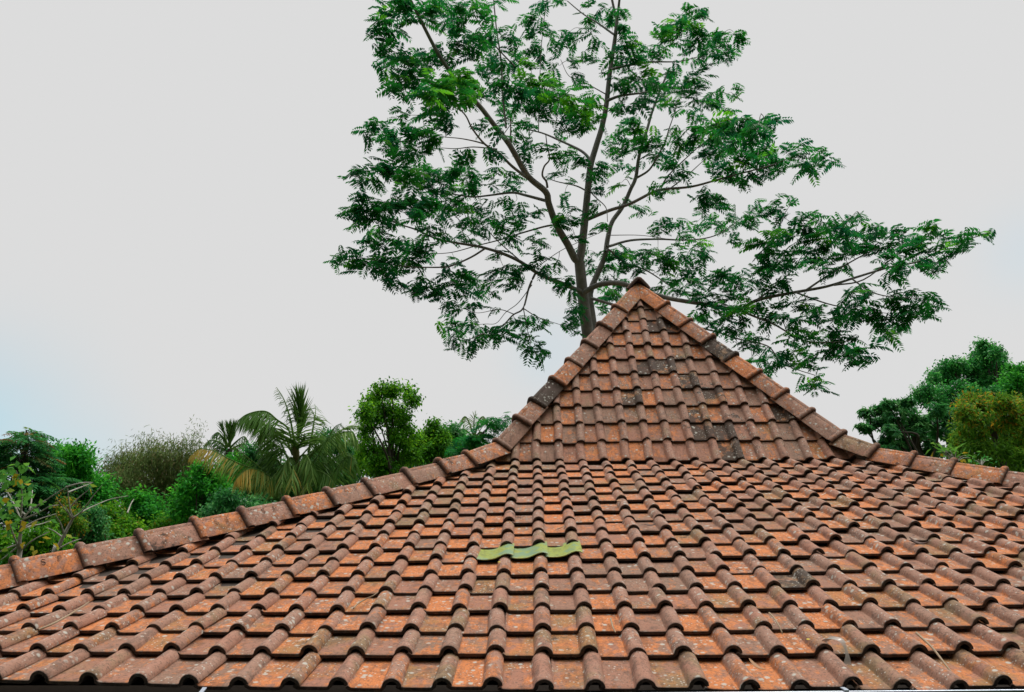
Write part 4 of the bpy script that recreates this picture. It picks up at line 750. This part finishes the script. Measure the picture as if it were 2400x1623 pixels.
# ------------------------------------------------------------------ trees left of the roof
lobes_tree('leafy_tree', 'bright green fluffy tree between the red-tipped tree and the bamboo', 'tree', 50, L('rL', "380 520 80 40,470 500 90 40,540 520 50 40,430 580 100 40,540 580 70 40,370 620 60 35,480 640 100 35,540 680 60 35,500 720 170 50,620 720 100 45,420 740 100 45,560 800 120 55,640 790 80 40,520 860 120 60"), 'bright', .30, 1.25, 'fine', deep=1.2)
def red_tree():
    lob = L('rL', "190 370 80 40 .6,150 420 110 50 .3,80 450 60 50 .1,60 510 80 50 .1,200 450 90 50 .25,150 540 120 60 .1,230 540 60 60 .2,200 620 110 60 .15,90 600 60 50 .1,230 700 130 70 .15,120 690 90 60 0,330 740 100 60 .2,150 770 120 80 .0,280 820 120 70 .1,110 880 120 90 0,250 930 120 80 0,420 690 80 40 .3,0 610 60 80 0,-50 720 90 100 0,-30 860 90 100 0,20 1000 90 80 0,-20 500 50 60 .1")
    depth = 42; c0 = at(*P2('rL', 160, 700), depth); foot = np.array([c0[0], c0[1], 0]); t = empty('red_tipped_tree', foot, 'tall dark tree with long feather leaves and reddish tips at the left edge', 'tree')
    mb = MB(); tm = MB(); top = at(*P2('rL', 170, 350), depth); tube(tm, smoothline([foot, (foot+top)/2+[.3, 0, 0], top], 6), np.linspace(.22, .04, 13), 7)
    for rn, x, y, rx, ry, tr in lob:
        D = depth+rng.normal(0, .8); sc = D/F_PX/2.734; c = at(*P2(rn, x, y), D); n = int(rx*ry/95); rad = np.array([rx, (rx+ry)/2, ry])*sc
        u = rand_unit(n); b = c+u*rad*rng.uniform(.2, .9, (n, 1)); st = top*0+np.array([top[0], top[1], min(c[2], top[2])]); d = unit(b-st-[0, 0, .3])+rng.normal(0, .35, (n, 3)); d[:, 2] = d[:, 2]*.4+.15
        pinnate(mb, b, d, np.tile(UP, (n, 1))+rng.normal(0, .25, (n, 3)), rng.uniform(.8, 1.25, n), 8, .30, .30, np.clip(rng.normal(.4, .2, n), 0, 1), (rng.random(n) < tr*.7)*rng.uniform(.6, 1, n), .3)
        Q = smoothline([st-[0, 0, .5], (st+c)/2, c], 4); tube(tm, Q, np.linspace(.05, .012, len(Q)), 4)
    tm.build('trunk', M_BARK_D, t, 180); mb.build('crown', LM['red'], t)
red_tree()
def bamboo():
    lob = L('rL', "740 590 50 35,790 620 70 50,860 555 90 45,960 530 110 50,1100 525 120 60,1200 500 70 50,820 680 90 60,960 640 140 80,1120 640 110 90,1060 760 110 90,780 760 70 50,900 740 80 50,1060 850 70 50,1180 740 60 70")
    depth = 55; t = None; mb = MB(); cs = []
    for rn, x, y, rx, ry in lob:
        D = depth+rng.normal(0, 1.2); sc = D/F_PX/2.734; c = at(*P2(rn, x, y), D); cs.append(c); leafy_lobe(mb, c, np.array([rx, (rx+ry)/2, ry])*sc, .34, .85, 'narrow', .25)
    for x, y in ((1030, 440), (940, 400), (1265, 390), (700, 560), (650, 640), (1000, 470)):                # loose tips against the sky
        c = at(*P2('rL', x, y), depth); leafy_lobe(mb, c, np.array([.35, .35, .7]), .30, .10, 'narrow', .2)
    c = np.mean(cs, 0); foot = np.array([c[0]+1.0, c[1], 0]); t = empty('bamboo_clump', foot, 'grey-olive bamboo clump with wispy arching tops against the sky', 'bamboo')
    for i, c in enumerate(cs*2):
        tm = MB(); f = foot+rng.normal(0, .5, 3)*[1, 1, 0]; c = c+rng.normal(0, .5, 3); h = np.array([f[0]*.7+c[0]*.3, f[1]*.7+c[1]*.3, c[2]*.75]); Q = smoothline([f, h, c+[0, 0, .5]], 6); tube(tm, Q, np.linspace(.06, .012, len(Q)), 5); tm.build('cane', LM['bamboo'], t, 180)
    mb.build('foliage', LM['bamboo'], t)
bamboo()
BG = 'trees and bushes beyond the left hip'
lobes_tree('bush', 'vivid green bushy tree under the left fronds of the ragged palm', 'bush', 36, L('rL', "1300 610 90 50,1260 700 90 60,1380 660 70 60,1330 760 110 70,1200 780 80 50,1170 840 60 50,1280 860 90 50,1400 740 60 50"), 'bright', .20, 1.1, group=BG, deep=.6)
lobes_tree('leafy_tree', 'light green treetop between the small far palm and the ragged palm', 'tree', 44, L('rL', "1500 545 60 35,1470 600 70 40,1540 590 50 40,1500 660 80 50"), 'bright', .24, 1.1, group=BG, deep=.5)
lobes_tree('bush', 'dull grey-green bush below the hanging yellow fronds', 'bush', 33, L('rL', "1480 780 90 55,1560 840 100 50,1400 860 80 40,1640 820 60 40,1700 860 70 40,1330 900 80 40"), 'deep', .17, 1.1, group=BG, deep=.5)
lobes_tree('bush', 'rounded deep green bush in front of the bamboo foot', 'bush', 40, L('rL', "930 790 75 50,980 850 60 60,900 870 90 60,960 940 100 60,850 800 50 45,1010 920 60 50"), 'bright', .20, 1.05, group=BG, deep=.6, shade=-.12)
lobes_tree('bush', 'mid green bush with olive sprigs just left of the rounded deep green bush', 'bush', 38, L('rL', "740 900 90 60,700 960 80 60,800 960 80 50,770 1010 100 40,660 880 50 40"), 'mid', .19, 1.05, group=BG, turn=.08, deep=.6)
lobes_tree('bush', 'fine-leaved yellow-flecked bush behind the forked bare tree', 'bush', 34, L('rL', "560 960 90 60,520 1040 100 60,620 1040 80 50,460 1060 80 60,600 890 60 40,560 900 50 30 .4,440 980 70 60"), 'deep', .16, 1.05, group=BG, turn=.08, deep=.5)
lobes_tree('bush', 'low dark green bush at the foot of the left bare tree', 'bush', 30, L('rL', "280 1090 100 60,200 1140 60 40,330 1060 60 60,400 1100 60 40,240 1020 80 60,130 1100 60 60,60 1140 60 60,30 1040 60 60"), 'mid', .15, 1.05, group=BG, deep=.5)
lobes_tree('bush', 'sprig-topped green bush above the third collared ridge tile from the left', 'bush', 37, L('rL', "1100 930 80 50,1180 900 60 40,1230 930 80 40,1060 960 60 40,1290 930 60 40,900 1000 80 40"), 'mid', .18, 1.0, group=BG, turn=.1, deep=.5)
lobes_tree('bush', 'orange-tinged shrub showing between the two bare trees', 'bush', 32, L('rL', "430 830 50 45 .5,450 900 60 50 .2,490 960 50 50 .1,400 930 60 60"), 'olive', .14, .8, group=BG, deep=.4)
lobes_tree('dark_tree', 'shadowy dark tree filling the gap behind the ragged palm', 'tree', 46, L('rL', "1620 480 60 30,1660 520 70 50,1720 600 80 60,1600 560 70 40,2080 400 70 40,2150 480 90 70,2220 540 80 70,2050 560 100 80,1800 700 130 80,2000 720 120 70,2150 680 110 70,2240 640 70 60,1640 700 100 70,1720 770 110 60,1850 650 100 90,1900 760 120 60,1560 720 80 60,1640 620 60 50")+L('rM', "190 630 90 60,330 650 100 60,450 590 80 55,550 590 70 50,500 470 45 45,100 560 50 60,250 560 70 50"), 'deep', .2, 1.0, group=BG, deep=.8)
lobes_tree('bushy_tree', 'tall leafy tree with uneven top and small leaves, right of the ragged palm', 'tree', 37, L('rM', "255 165 60 40,200 205 40 38,330 150 42 26,425 160 28 36,455 205 18 26,150 285 36 40,225 300 72 55,325 270 66 55,385 300 32 40,180 370 58 40,330 355 55 35,160 445 40 42,405 390 36 36,435 440 38 36,400 480 46 32,340 440 30 36,170 520 58 46,280 560 78 46,230 620 78 42,370 590 56 38,130 600 42 48,450 560 38 38,300 660 90 50,480 480 24 26"), 'mid', .19, 1.15, deep=.9)
lobes_tree('bushy_tree', 'lower leafy tree with a pointed top between the tall leafy tree and the dark treetop', 'tree', 42, L('rM', "480 530 60 60,540 480 55 55,640 470 55 50,600 430 65 60,620 500 65 45,560 450 45 45,590 375 25 25,540 520 60 55,600 550 60 35,500 560 60 35,650 520 40 40"), 'mid', .2, 1.2, deep=.5)
lobes_tree('dark_tree', 'dark treetop left of the far pale palm', 'tree', 50, L('rM', "690 420 60 45,760 470 70 50,640 560 90 50,720 480 60 50,690 520 60 40,740 530 70 30"), 'deep', .24, 1.2, deep=.5)
def fern_tree():
    depth = 33; lob = L('rM', "840 470 90 45,760 500 70 45,900 450 50 30,700 550 60 30,1000 340 50 30,960 370 50 25,930 350 40 30,1040 310 25 20,800 540 80 30"); c0 = at(*P2('rM', 830, 540), depth); foot = np.array([c0[0], c0[1], 0])
    t = empty('feather_leaved_tree', foot, 'small feathery tree reaching over the left hip beside the far pale palm', 'tree'); mb = MB(); tm = MB(); tube(tm, smoothline([foot, c0], 4), np.linspace(.12, .06, 5), 6)
    for rn, x, y, rx, ry in lob:
        sc = depth/F_PX/2.734; c = at(*P2(rn, x, y), depth+rng.normal(0, .4)); n = int(rx*ry/85); b = c+rng.normal(0, .5, (n, 3))*np.array([rx, rx, ry])*sc; d = rng.normal(0, .7, (n, 3))+[.5, 0, 0]; d[:, 2] *= .4
        pinnate(mb, b, d, UP+rng.normal(0, .3, (n, 3)), rng.uniform(.45, .7, n), 8, .38, .26, np.clip(rng.normal(.4, .2, n), 0, 1), 0, .3); Q = smoothline([c0, (c0+c)/2+[0, 0, .15], c], 4); tube(tm, Q, np.linspace(.03, .008, len(Q)), 4)
    tm.build('trunk', M_BARK_D, t, 180); mb.build('crown', LM['albizia'], t)
fern_tree()
# ------------------------------------------------------------------ nearly bare trees at the left edge
def bare(name, label, depth, trunk, branches, leaves, r):
    T = [at(*P2('rB', *p), depth) for p in trunk]; foot = np.array([T[0][0]-.1, T[0][1], 0]); t = empty(name, foot, label, 'tree'); tm = MB(); Q = smoothline(np.vstack([foot, T]), 5); tube(tm, Q, np.linspace(r*1.3, r*.45, len(Q)), 8); tm.build('trunk', M_BARK_P, t, 180)
    for b in branches:
        bm = MB(); dz = rng.normal(0, .6); P = smoothline([at(*P2('rB', *p), depth+dz*i/max(1, len(b)-1)) for i, p in enumerate(b)], 5); tube(bm, P, np.linspace(r*.45, r*.16, len(P)), 5); bm.build('branch', M_BARK_P, t, 180)
    if leaves:
        lm = MB(); 
        for x, y, n, yel in leaves:
            c = at(*P2('rB', x, y), depth+rng.normal(0, .3)); b = c+rng.normal(0, .09, (n, 3)); d = rng.normal(0, .8, (n, 3))+DOWN*.6; leaf_quads(lm, b, d, UP*.6+rng.normal(0, .6, (n, 3)), rng.uniform(.10, .18, n), rng.uniform(.075, .125, n), np.clip(rng.normal(.5, .22, n), 0, 1), (rng.random(n) < yel)*rng.uniform(.6, 1, n), .1)
        lm.build('foliage', LM['soft'], t)
bare('bare_tree', 'nearly bare pale tree with a few large soft leaves at the left edge', 13.5, [(195,1560),(205,1400),(222,1250),(238,1120)], [[(240,1130),(205,1050),(160,950),(90,820),(0,680),(-60,560)],[(240,1120),(280,1050),(350,990),(500,890),(620,810),(720,750)],[(720,750),(800,725),(900,703),(1010,700)],[(278,1050),(230,1010),(165,945)],[(260,1095),(330,1065),(430,1020),(540,960),(640,945)],[(258,1190),(300,1160),(420,1100),(610,1040)],[(260,1195),(340,1170),(440,1150),(580,1105)],[(220,1440),(350,1330),(540,1230)],[(228,1060),(232,930),(237,800),(210,660),(175,570)],[(190,1380),(140,1250),(105,1150)],[(190,1370),(80,1410),(0,1450)],[(200,1390),(90,1480),(10,1540)],[(325,1000),(345,860),(352,780)]],
 [(40,590,9,.1),(110,570,9,.1),(170,530,9,.05),(220,570,9,.1),(190,640,7,.2),(130,680,6,.2),(60,640,6,.3),(20,740,5,.1),(240,850,7,.05),(285,900,7,0),(340,880,6,0),(205,850,5,0),(300,790,5,.1),(360,940,4,0),(30,800,5,.1),(60,1080,7,.1),(150,1070,7,.1),(40,1170,6,.2),(20,950,6,.1),(100,1030,6,.1),(110,1210,3,.9),(80,1260,4,.3),(400,1010,2,.0),(515,1040,2,0),(490,1100,1,1),(355,1320,2,1),(440,1320,2,1),(350,1390,2,1),(265,1160,2,1),(60,1500,4,.3)], .040)
bare('bare_tree', 'leafless forked tree with pale twigs right of the big-leaved bare tree', 15.5, [(570,1540),(600,1450),(650,1360),(720,1220),(780,1110),(800,1080)], [[(795,1090),(765,1010),(742,870),(730,745)],[(785,1090),(750,1040),(700,985),(615,880)],[(760,1080),(740,1020),(705,950)],[(800,1080),(890,1010),(1000,860),(1110,725)],[(805,1075),(920,1000),(1050,940),(1200,880),(1390,845)],[(738,805),(880,750),(1010,700)],[(760,970),(860,860),(1000,750)],[(695,1260),(655,1140),(600,1050)],[(670,1290),(590,1230),(510,1190)],[(630,1420),(760,1350),(880,1310)],[(600,1470),(700,1440),(820,1430)],[(1380,1030),(1420,930),(1450,880)]], [(1010,735,2,1),(720,1350,2,1),(580,1430,2,1)], .040)
# ------------------------------------------------------------------ trees right of the roof
RG = 'trees beyond the right hip'
lobes_tree('tall_tree', 'tall airy tree with a narrow top rising above the dark broad-leaved tree', 'tree', 41, L('rR', "970 460 35 25,960 500 20 25,1100 350 45 35,1180 350 60 35,1270 350 55 35,1330 390 45 35,1090 410 35 25,1200 420 50 35,1130 500 35 35,1070 520 35 25,1270 520 80 45,1490 130 35 18,1470 200 45 35,1560 180 55 35,1640 210 55 35,1690 260 25 35,1440 260 55 35,1520 260 55 40,1620 300 60 40,1420 320 55 35,1500 340 55 35,1400 380 45 45,1480 410 70 45,1600 390 80 40,1690 360 25 45,1560 450 100 45,1680 440 55 45,1430 480 70 45,1400 560 70 45,1540 540 90 45,1660 530 60 50,1480 600 80 45,1350 600 80 50"), 'cool', .17, .75, group=RG, deep=.8, base=2300)
lobes_tree('leafy_tree', 'dense tree cut by the right edge of the photo, behind the orange-tinged tree', 'tree', 36, L('rR', "1800 420 60 35,1870 400 70 35,1920 420 60 55,1780 490 70 45,1860 500 90 55,1760 570 80 55,1860 590 90 55,1920 600 50 55,1750 640 80 45,1850 670 90 45,1980 480 60 80,1990 620 60 80"), 'bright', .16, 1.0, group=RG, deep=.6, shade=-.1)
lobes_tree('leafy_tree', 'paler green tree behind the dark broad-leaved tree', 'tree', 35, L('rR', "800 660 65 45,900 605 75 45,980 650 85 55,1100 640 95 55,1250 600 85 55,1350 640 85 55,870 720 100 45,1000 740 105 55,1150 750 105 65,1300 730 95 55,1450 680 75 55,1550 720 105 65,1420 780 105 55,1600 640 75 55"), 'cool', .15, 1.0, group=RG, deep=.6)
lobes_tree('broad_leaved_tree', 'dark glossy broad-leaved tree just over the right hip', 'tree', 28, L('rR', "260 860 75 55,340 840 55 45,470 770 65 45,420 830 55 55,560 780 65 45,680 740 55 35,200 1030 85 45,300 1000 85 65,420 960 95 85,560 900 115 85,700 860 115 75,800 900 115 85,640 1000 145 85,480 1080 115 85,760 1040 135 95,900 1000 115 85,600 1150 125 55,750 1190 95 55,900 1120 105 75,1000 1060 115 85,700 1270 130 50,900 1290 110 50,1080 1290 110 60,480 1260 110 40,1200 1240 90 70,540 1220 105 45,950 1210 105 45,1100 900 115 85,1000 850 125 85,1180 880 85 75,420 1190 90 50,1150 1000 90 90,1180 1120 90 80"), 'deep', .19, 1.15, 'rosette', group=RG, turn=.01, deep=.5, base=2150)
lobes_tree('orange_tinged_tree', 'olive tree with orange young leaves at the right edge', 'tree', 23, L('rR', "1375 735 22 22 .6,1440 800 30 26 .4,1560 780 34 30 .4,1730 760 40 34 .2,1850 765 36 36 .4,1290 860 34 30 .3,1370 790 45 35 .6,1400 850 65 45 .3,1520 850 75 45 .45,1660 850 85 45 .3,1790 820 85 45 .35,1890 840 75 45 .5,1330 920 75 55 .25,1450 950 105 65 .25,1600 950 105 65 .3,1760 940 105 65 .3,1890 950 75 65 .4,1300 1020 75 55 .15,1420 1060 105 65 .15,1580 1060 115 65 .15,1740 1060 105 65 .2,1880 1060 75 65 .3,1300 1140 85 55 .1,1450 1180 105 55 .1,1620 1180 105 65 .1,1780 1170 85 55 .1,1900 1180 75 55 .2,1250 1230 85 45,1400 1270 85 45,1560 1290 105 45,1700 1280 75 55,1980 900 60 90 .3,1990 1100 60 120 .2,1300 1360 90 60,1450 1390 110 60,1620 1400 110 60,1790 1400 90 60,1930 1400 80 70"), 'olive', .125, .72, 'fine', group=RG, deep=.9, base=2375, limbs=-14)
lobes_tree('leafy_tree', 'bright green undergrowth tree behind the trunk of the orange-tinged tree', 'tree', 30, L('rR', "1850 1280 80 60,1900 1360 70 60,1800 1370 60 50,1960 1300 60 80"), 'bright', .16, 1.0, group=RG, deep=.5)
def sprig(label, pts, ll, leaf, depth, foot_px):
    f = at(*P2('rR', *foot_px), depth); foot = np.array([f[0], f[1], 0]); t = empty('shrub', foot, label, 'shrub'); tm = MB(); lm = MB(); tube(tm, smoothline([foot, f], 3), np.linspace(.03, .015, 4), 5)
    for x, y, n, yel in pts:
        c = at(*P2('rR', x, y), depth+rng.normal(0, .15)); Q = smoothline([f, (f+c)/2+[0, 0, .05], c], 4); tube(tm, Q, np.linspace(.012, .005, len(Q)), 4); d = unit(c-f)+rng.normal(0, .7, (n, 3))+DOWN*.15
        leaf_quads(lm, c+rng.normal(0, .05, (n, 3)), d, UP+rng.normal(0, .4, (n, 3)), ll*rng.uniform(.7, 1.2, n), ll*.38, np.clip(rng.normal(.75, .15, n), 0, 1), (rng.random(n) < yel)*.9, .15)
    tm.build('stem', M_BARK_P, t, 180); lm.build('foliage', LM[leaf], t)
sprig('light green sprig shrub with yellow leaves just over the right hip', [(1010,1265,5,0),(1060,1255,5,0),(1020,1310,4,.8),(1090,1285,7,0),(1140,1280,6,0),(1210,1275,6,0),(1260,1340,4,.9),(1330,1330,3,0),(1360,1360,4,0)], .16, 'soft', 15, (1200, 1420))
sprig('pale silvery shrub low behind the right hip', [(1440,1375,6,0),(1490,1360,7,0),(1530,1370,6,0),(1560,1390,6,0),(1400,1390,5,0)], .10, 'cool', 16, (1480, 1450))
# far wood closing the horizon
fw = MB(); n = 1500; X = rng.uniform(-130, 130, n); Y = rng.uniform(85, 110, n); Zr = rng.uniform(.3, 1, n)**1.0*(5.5+1.5*np.sin(X*.13)+1.0*np.sin(X*.41))
for i in range(0, n): pass
k = 14; T = np.repeat(np.stack([X, Y, Zr], 1), k, 0)+rng.normal(0, .8, (n*k, 3)); leaf_quads(fw, T, rand_unit(n*k)+DOWN*.4, UP+rand_unit(n*k), rng.uniform(.6, 1.1, n*k), .5, np.clip(rng.normal(.35, .2, n*k), 0, 1))
tag(fw.build('distant_wood', LM['deep']), kind='stuff')
# ------------------------------------------------------------------ bits lying on the roof
def on_roof(px, py, n=-0.16):
    """lattice position on the front lower slope seen at a photo pixel, then the point n above the crest plane"""
    c, d = 5.0, 8.0
    for _ in range(40):
        def f(c, d): return to_px(frame_front(slope_lower(c, d, n)))[0]-np.array([px, py])
        r = f(c, d); J = np.stack([(f(c+1e-3, d)-r)/1e-3, (f(c, d+1e-3)-r)/1e-3], 1); s = np.linalg.solve(J, -r); c += np.clip(s[0], -2, 2); d += np.clip(s[1], -2, 2); d = np.clip(d, 0, 19.4)
    return frame_front(slope_lower(c, d, n))
M_STRAW = simple('dry_straw', (0.34, 0.25, 0.16), 0.8, 0.3, 60); M_DEAD = simple('dead_leaf', (0.075, 0.032, 0.02), 0.7, 0.4, 60); M_TAN = simple('tan_leaf', (0.36, 0.19, 0.09), 0.7, 0.3, 60); M_YEL = simple('yellow_leaf', (0.55, 0.40, 0.03), 0.6, 0.2, 60)
m, t, b = mat('thin_plastic'); b.inputs['Base Color'].default_value = (0.33, 0.31, 0.28, 1); b.inputs['Roughness'].default_value = 0.3; b.inputs['Alpha'].default_value = 0.75
M_PLASTIC = m
def twig(label, pts, r, n=None):
    P = smoothline([on_roof(x, y, h) for x, y, h in pts], 6); mb = MB(); tube(mb, P, np.linspace(r, r*.5, len(P)), 5); tag(mb.build('twig', M_STRAW, None, 180, origin=P[0]), label, 'twig')
twig('long dry stalk curving across the rolls near the left eave', [(90,1476,.03),(125,1462,.05),(165,1440,.03),(190,1424,.04),(209,1411,.06)], .006)
twig('thin bent straw lying in a pan below the left middle of the slope', [(829,1426,-.15),(838,1416,-.13),(858,1404,-.10),(872,1398,-.02),(885,1389,.03)], .0045)
twig('slender grey twig crossing two rows at the lower right', [(2148,1484,-.08),(2180,1513,-.03),(2200,1537,-.06),(2222,1566,-.1),(2234,1581,-.14)], .006)
twig('short pale straw in a pan right of the green tiles, near the eave', [(1431,1450,-.15),(1434,1462,-.14),(1438,1474,-.12),(1443,1483,-.1)], .005)
twig('thin curled stem hooked beside a roll near the eave, right of middle', [(1803,1437,-.12),(1813,1447,-.05),(1824,1464,-.02),(1831,1478,-.08),(1834,1487,-.14)], .0045)
twig('tiny pale straw just above the right-hand green tile', [(1307,1240,-.15),(1315,1237,-.13),(1324,1232,-.12)], .004)
def flake(label, px, py, ln, wd, ang, mat_, name='dead_leaf', cat='dead leaf', curl=.3, h=-.13):
    c = on_roof(px, py, h); ex = np.array([math.cos(ang), math.sin(ang)*.95, math.sin(ang)*.35]); ey = np.array([-math.sin(ang), math.cos(ang)*.95, math.cos(ang)*.35]); ez = np.cross(ex, ey); mb = MB(); u = np.linspace(-1, 1, 9); V = []
    for s in u:
        w_ = wd*math.sqrt(max(0.02, 1-s*s))*(1-.25*s); z = curl*ln*(s*s)*.5+.012
        for q in (-1, 0, 1): V.append(c+ex*s*ln/2+ey*(q*w_/2)+ez*(z+abs(q)*w_*.35*curl+.004))
    i = np.arange(8)[:, None]*3; F = np.vstack([np.hstack([i, i+1, i+4, i+3]), np.hstack([i+1, i+2, i+5, i+4])]); V = np.array(V); mb.add(np.vstack([V, V-ez*.002]), [F, F[:, ::-1]+27]); tag(mb.build(name, mat_, None, 180, origin=c), label, cat)
flake('dark curled leaf in a pan left of middle, three rows under the steep roof', 1228, 1142, .085, .022, .1, M_DEAD)
flake('small brown chip at the top of the shallow slope, under the steep roof\'s lowest row', 1276, 1101, .05, .03, 0, M_TAN, 'clay_chip', 'clay chip', .1)
flake('dark red rolled leaf wedged by a roll at the right', 2154, 1281, .11, .03, -.7, M_DEAD, curl=.5, h=-.1)
flake('tan pointed leaf lying along a roll at the front eave', 1776, 1573, .10, .016, -1.1, M_TAN)
flake('tiny yellow leaf in a pan near the right eave', 1894, 1507, .016, .012, .3, M_YEL, 'fallen_leaf', 'fallen leaf', .1)
flake('brown leaf scrap beside a roll in the middle of the slope', 1450, 1180, .05, .03, 1.3, M_TAN)
flake('dark flat leaf in a pan above and right of the green tiles', 1523, 1238, .08, .025, .05, M_DEAD)
flake('black crumb on a pan at the right', 2141, 1261, .014, .014, .2, M_DEAD, 'crumb', 'crumb', .1)
flake('yellow leaf scrap under the left green tile', 1170, 1324, .02, .012, .9, M_YEL, 'fallen_leaf', 'fallen leaf', .1)
def plastic():
    c = on_roof(1968, 1515, -.02); mb = MB(); P = smoothline([c+np.array(q) for q in ((-.055, .05, .01), (-.02, .035, .03), (.012, .0, .02), (.02, -.02, -.03), (.01, -.03, -.075))], 4); n = len(P); s = np.linspace(0, 1, n)[:, None]; wv = np.array([1, .25, .1])*.016*(1+.6*np.sin(s*7)); V = np.stack([P-wv, P+wv*.2+[0, 0, .006], P+wv], 1).reshape(-1, 3); i = np.arange(n-1)[:, None]*3
    mb.add(V, np.vstack([np.hstack([i, i+1, i+4, i+3]), np.hstack([i+1, i+2, i+5, i+4])])); tag(mb.build('plastic_scrap', M_PLASTIC, None, 180, origin=c), 'torn clear plastic scrap caught on a tile edge at the lower right', 'plastic scrap')
plastic()
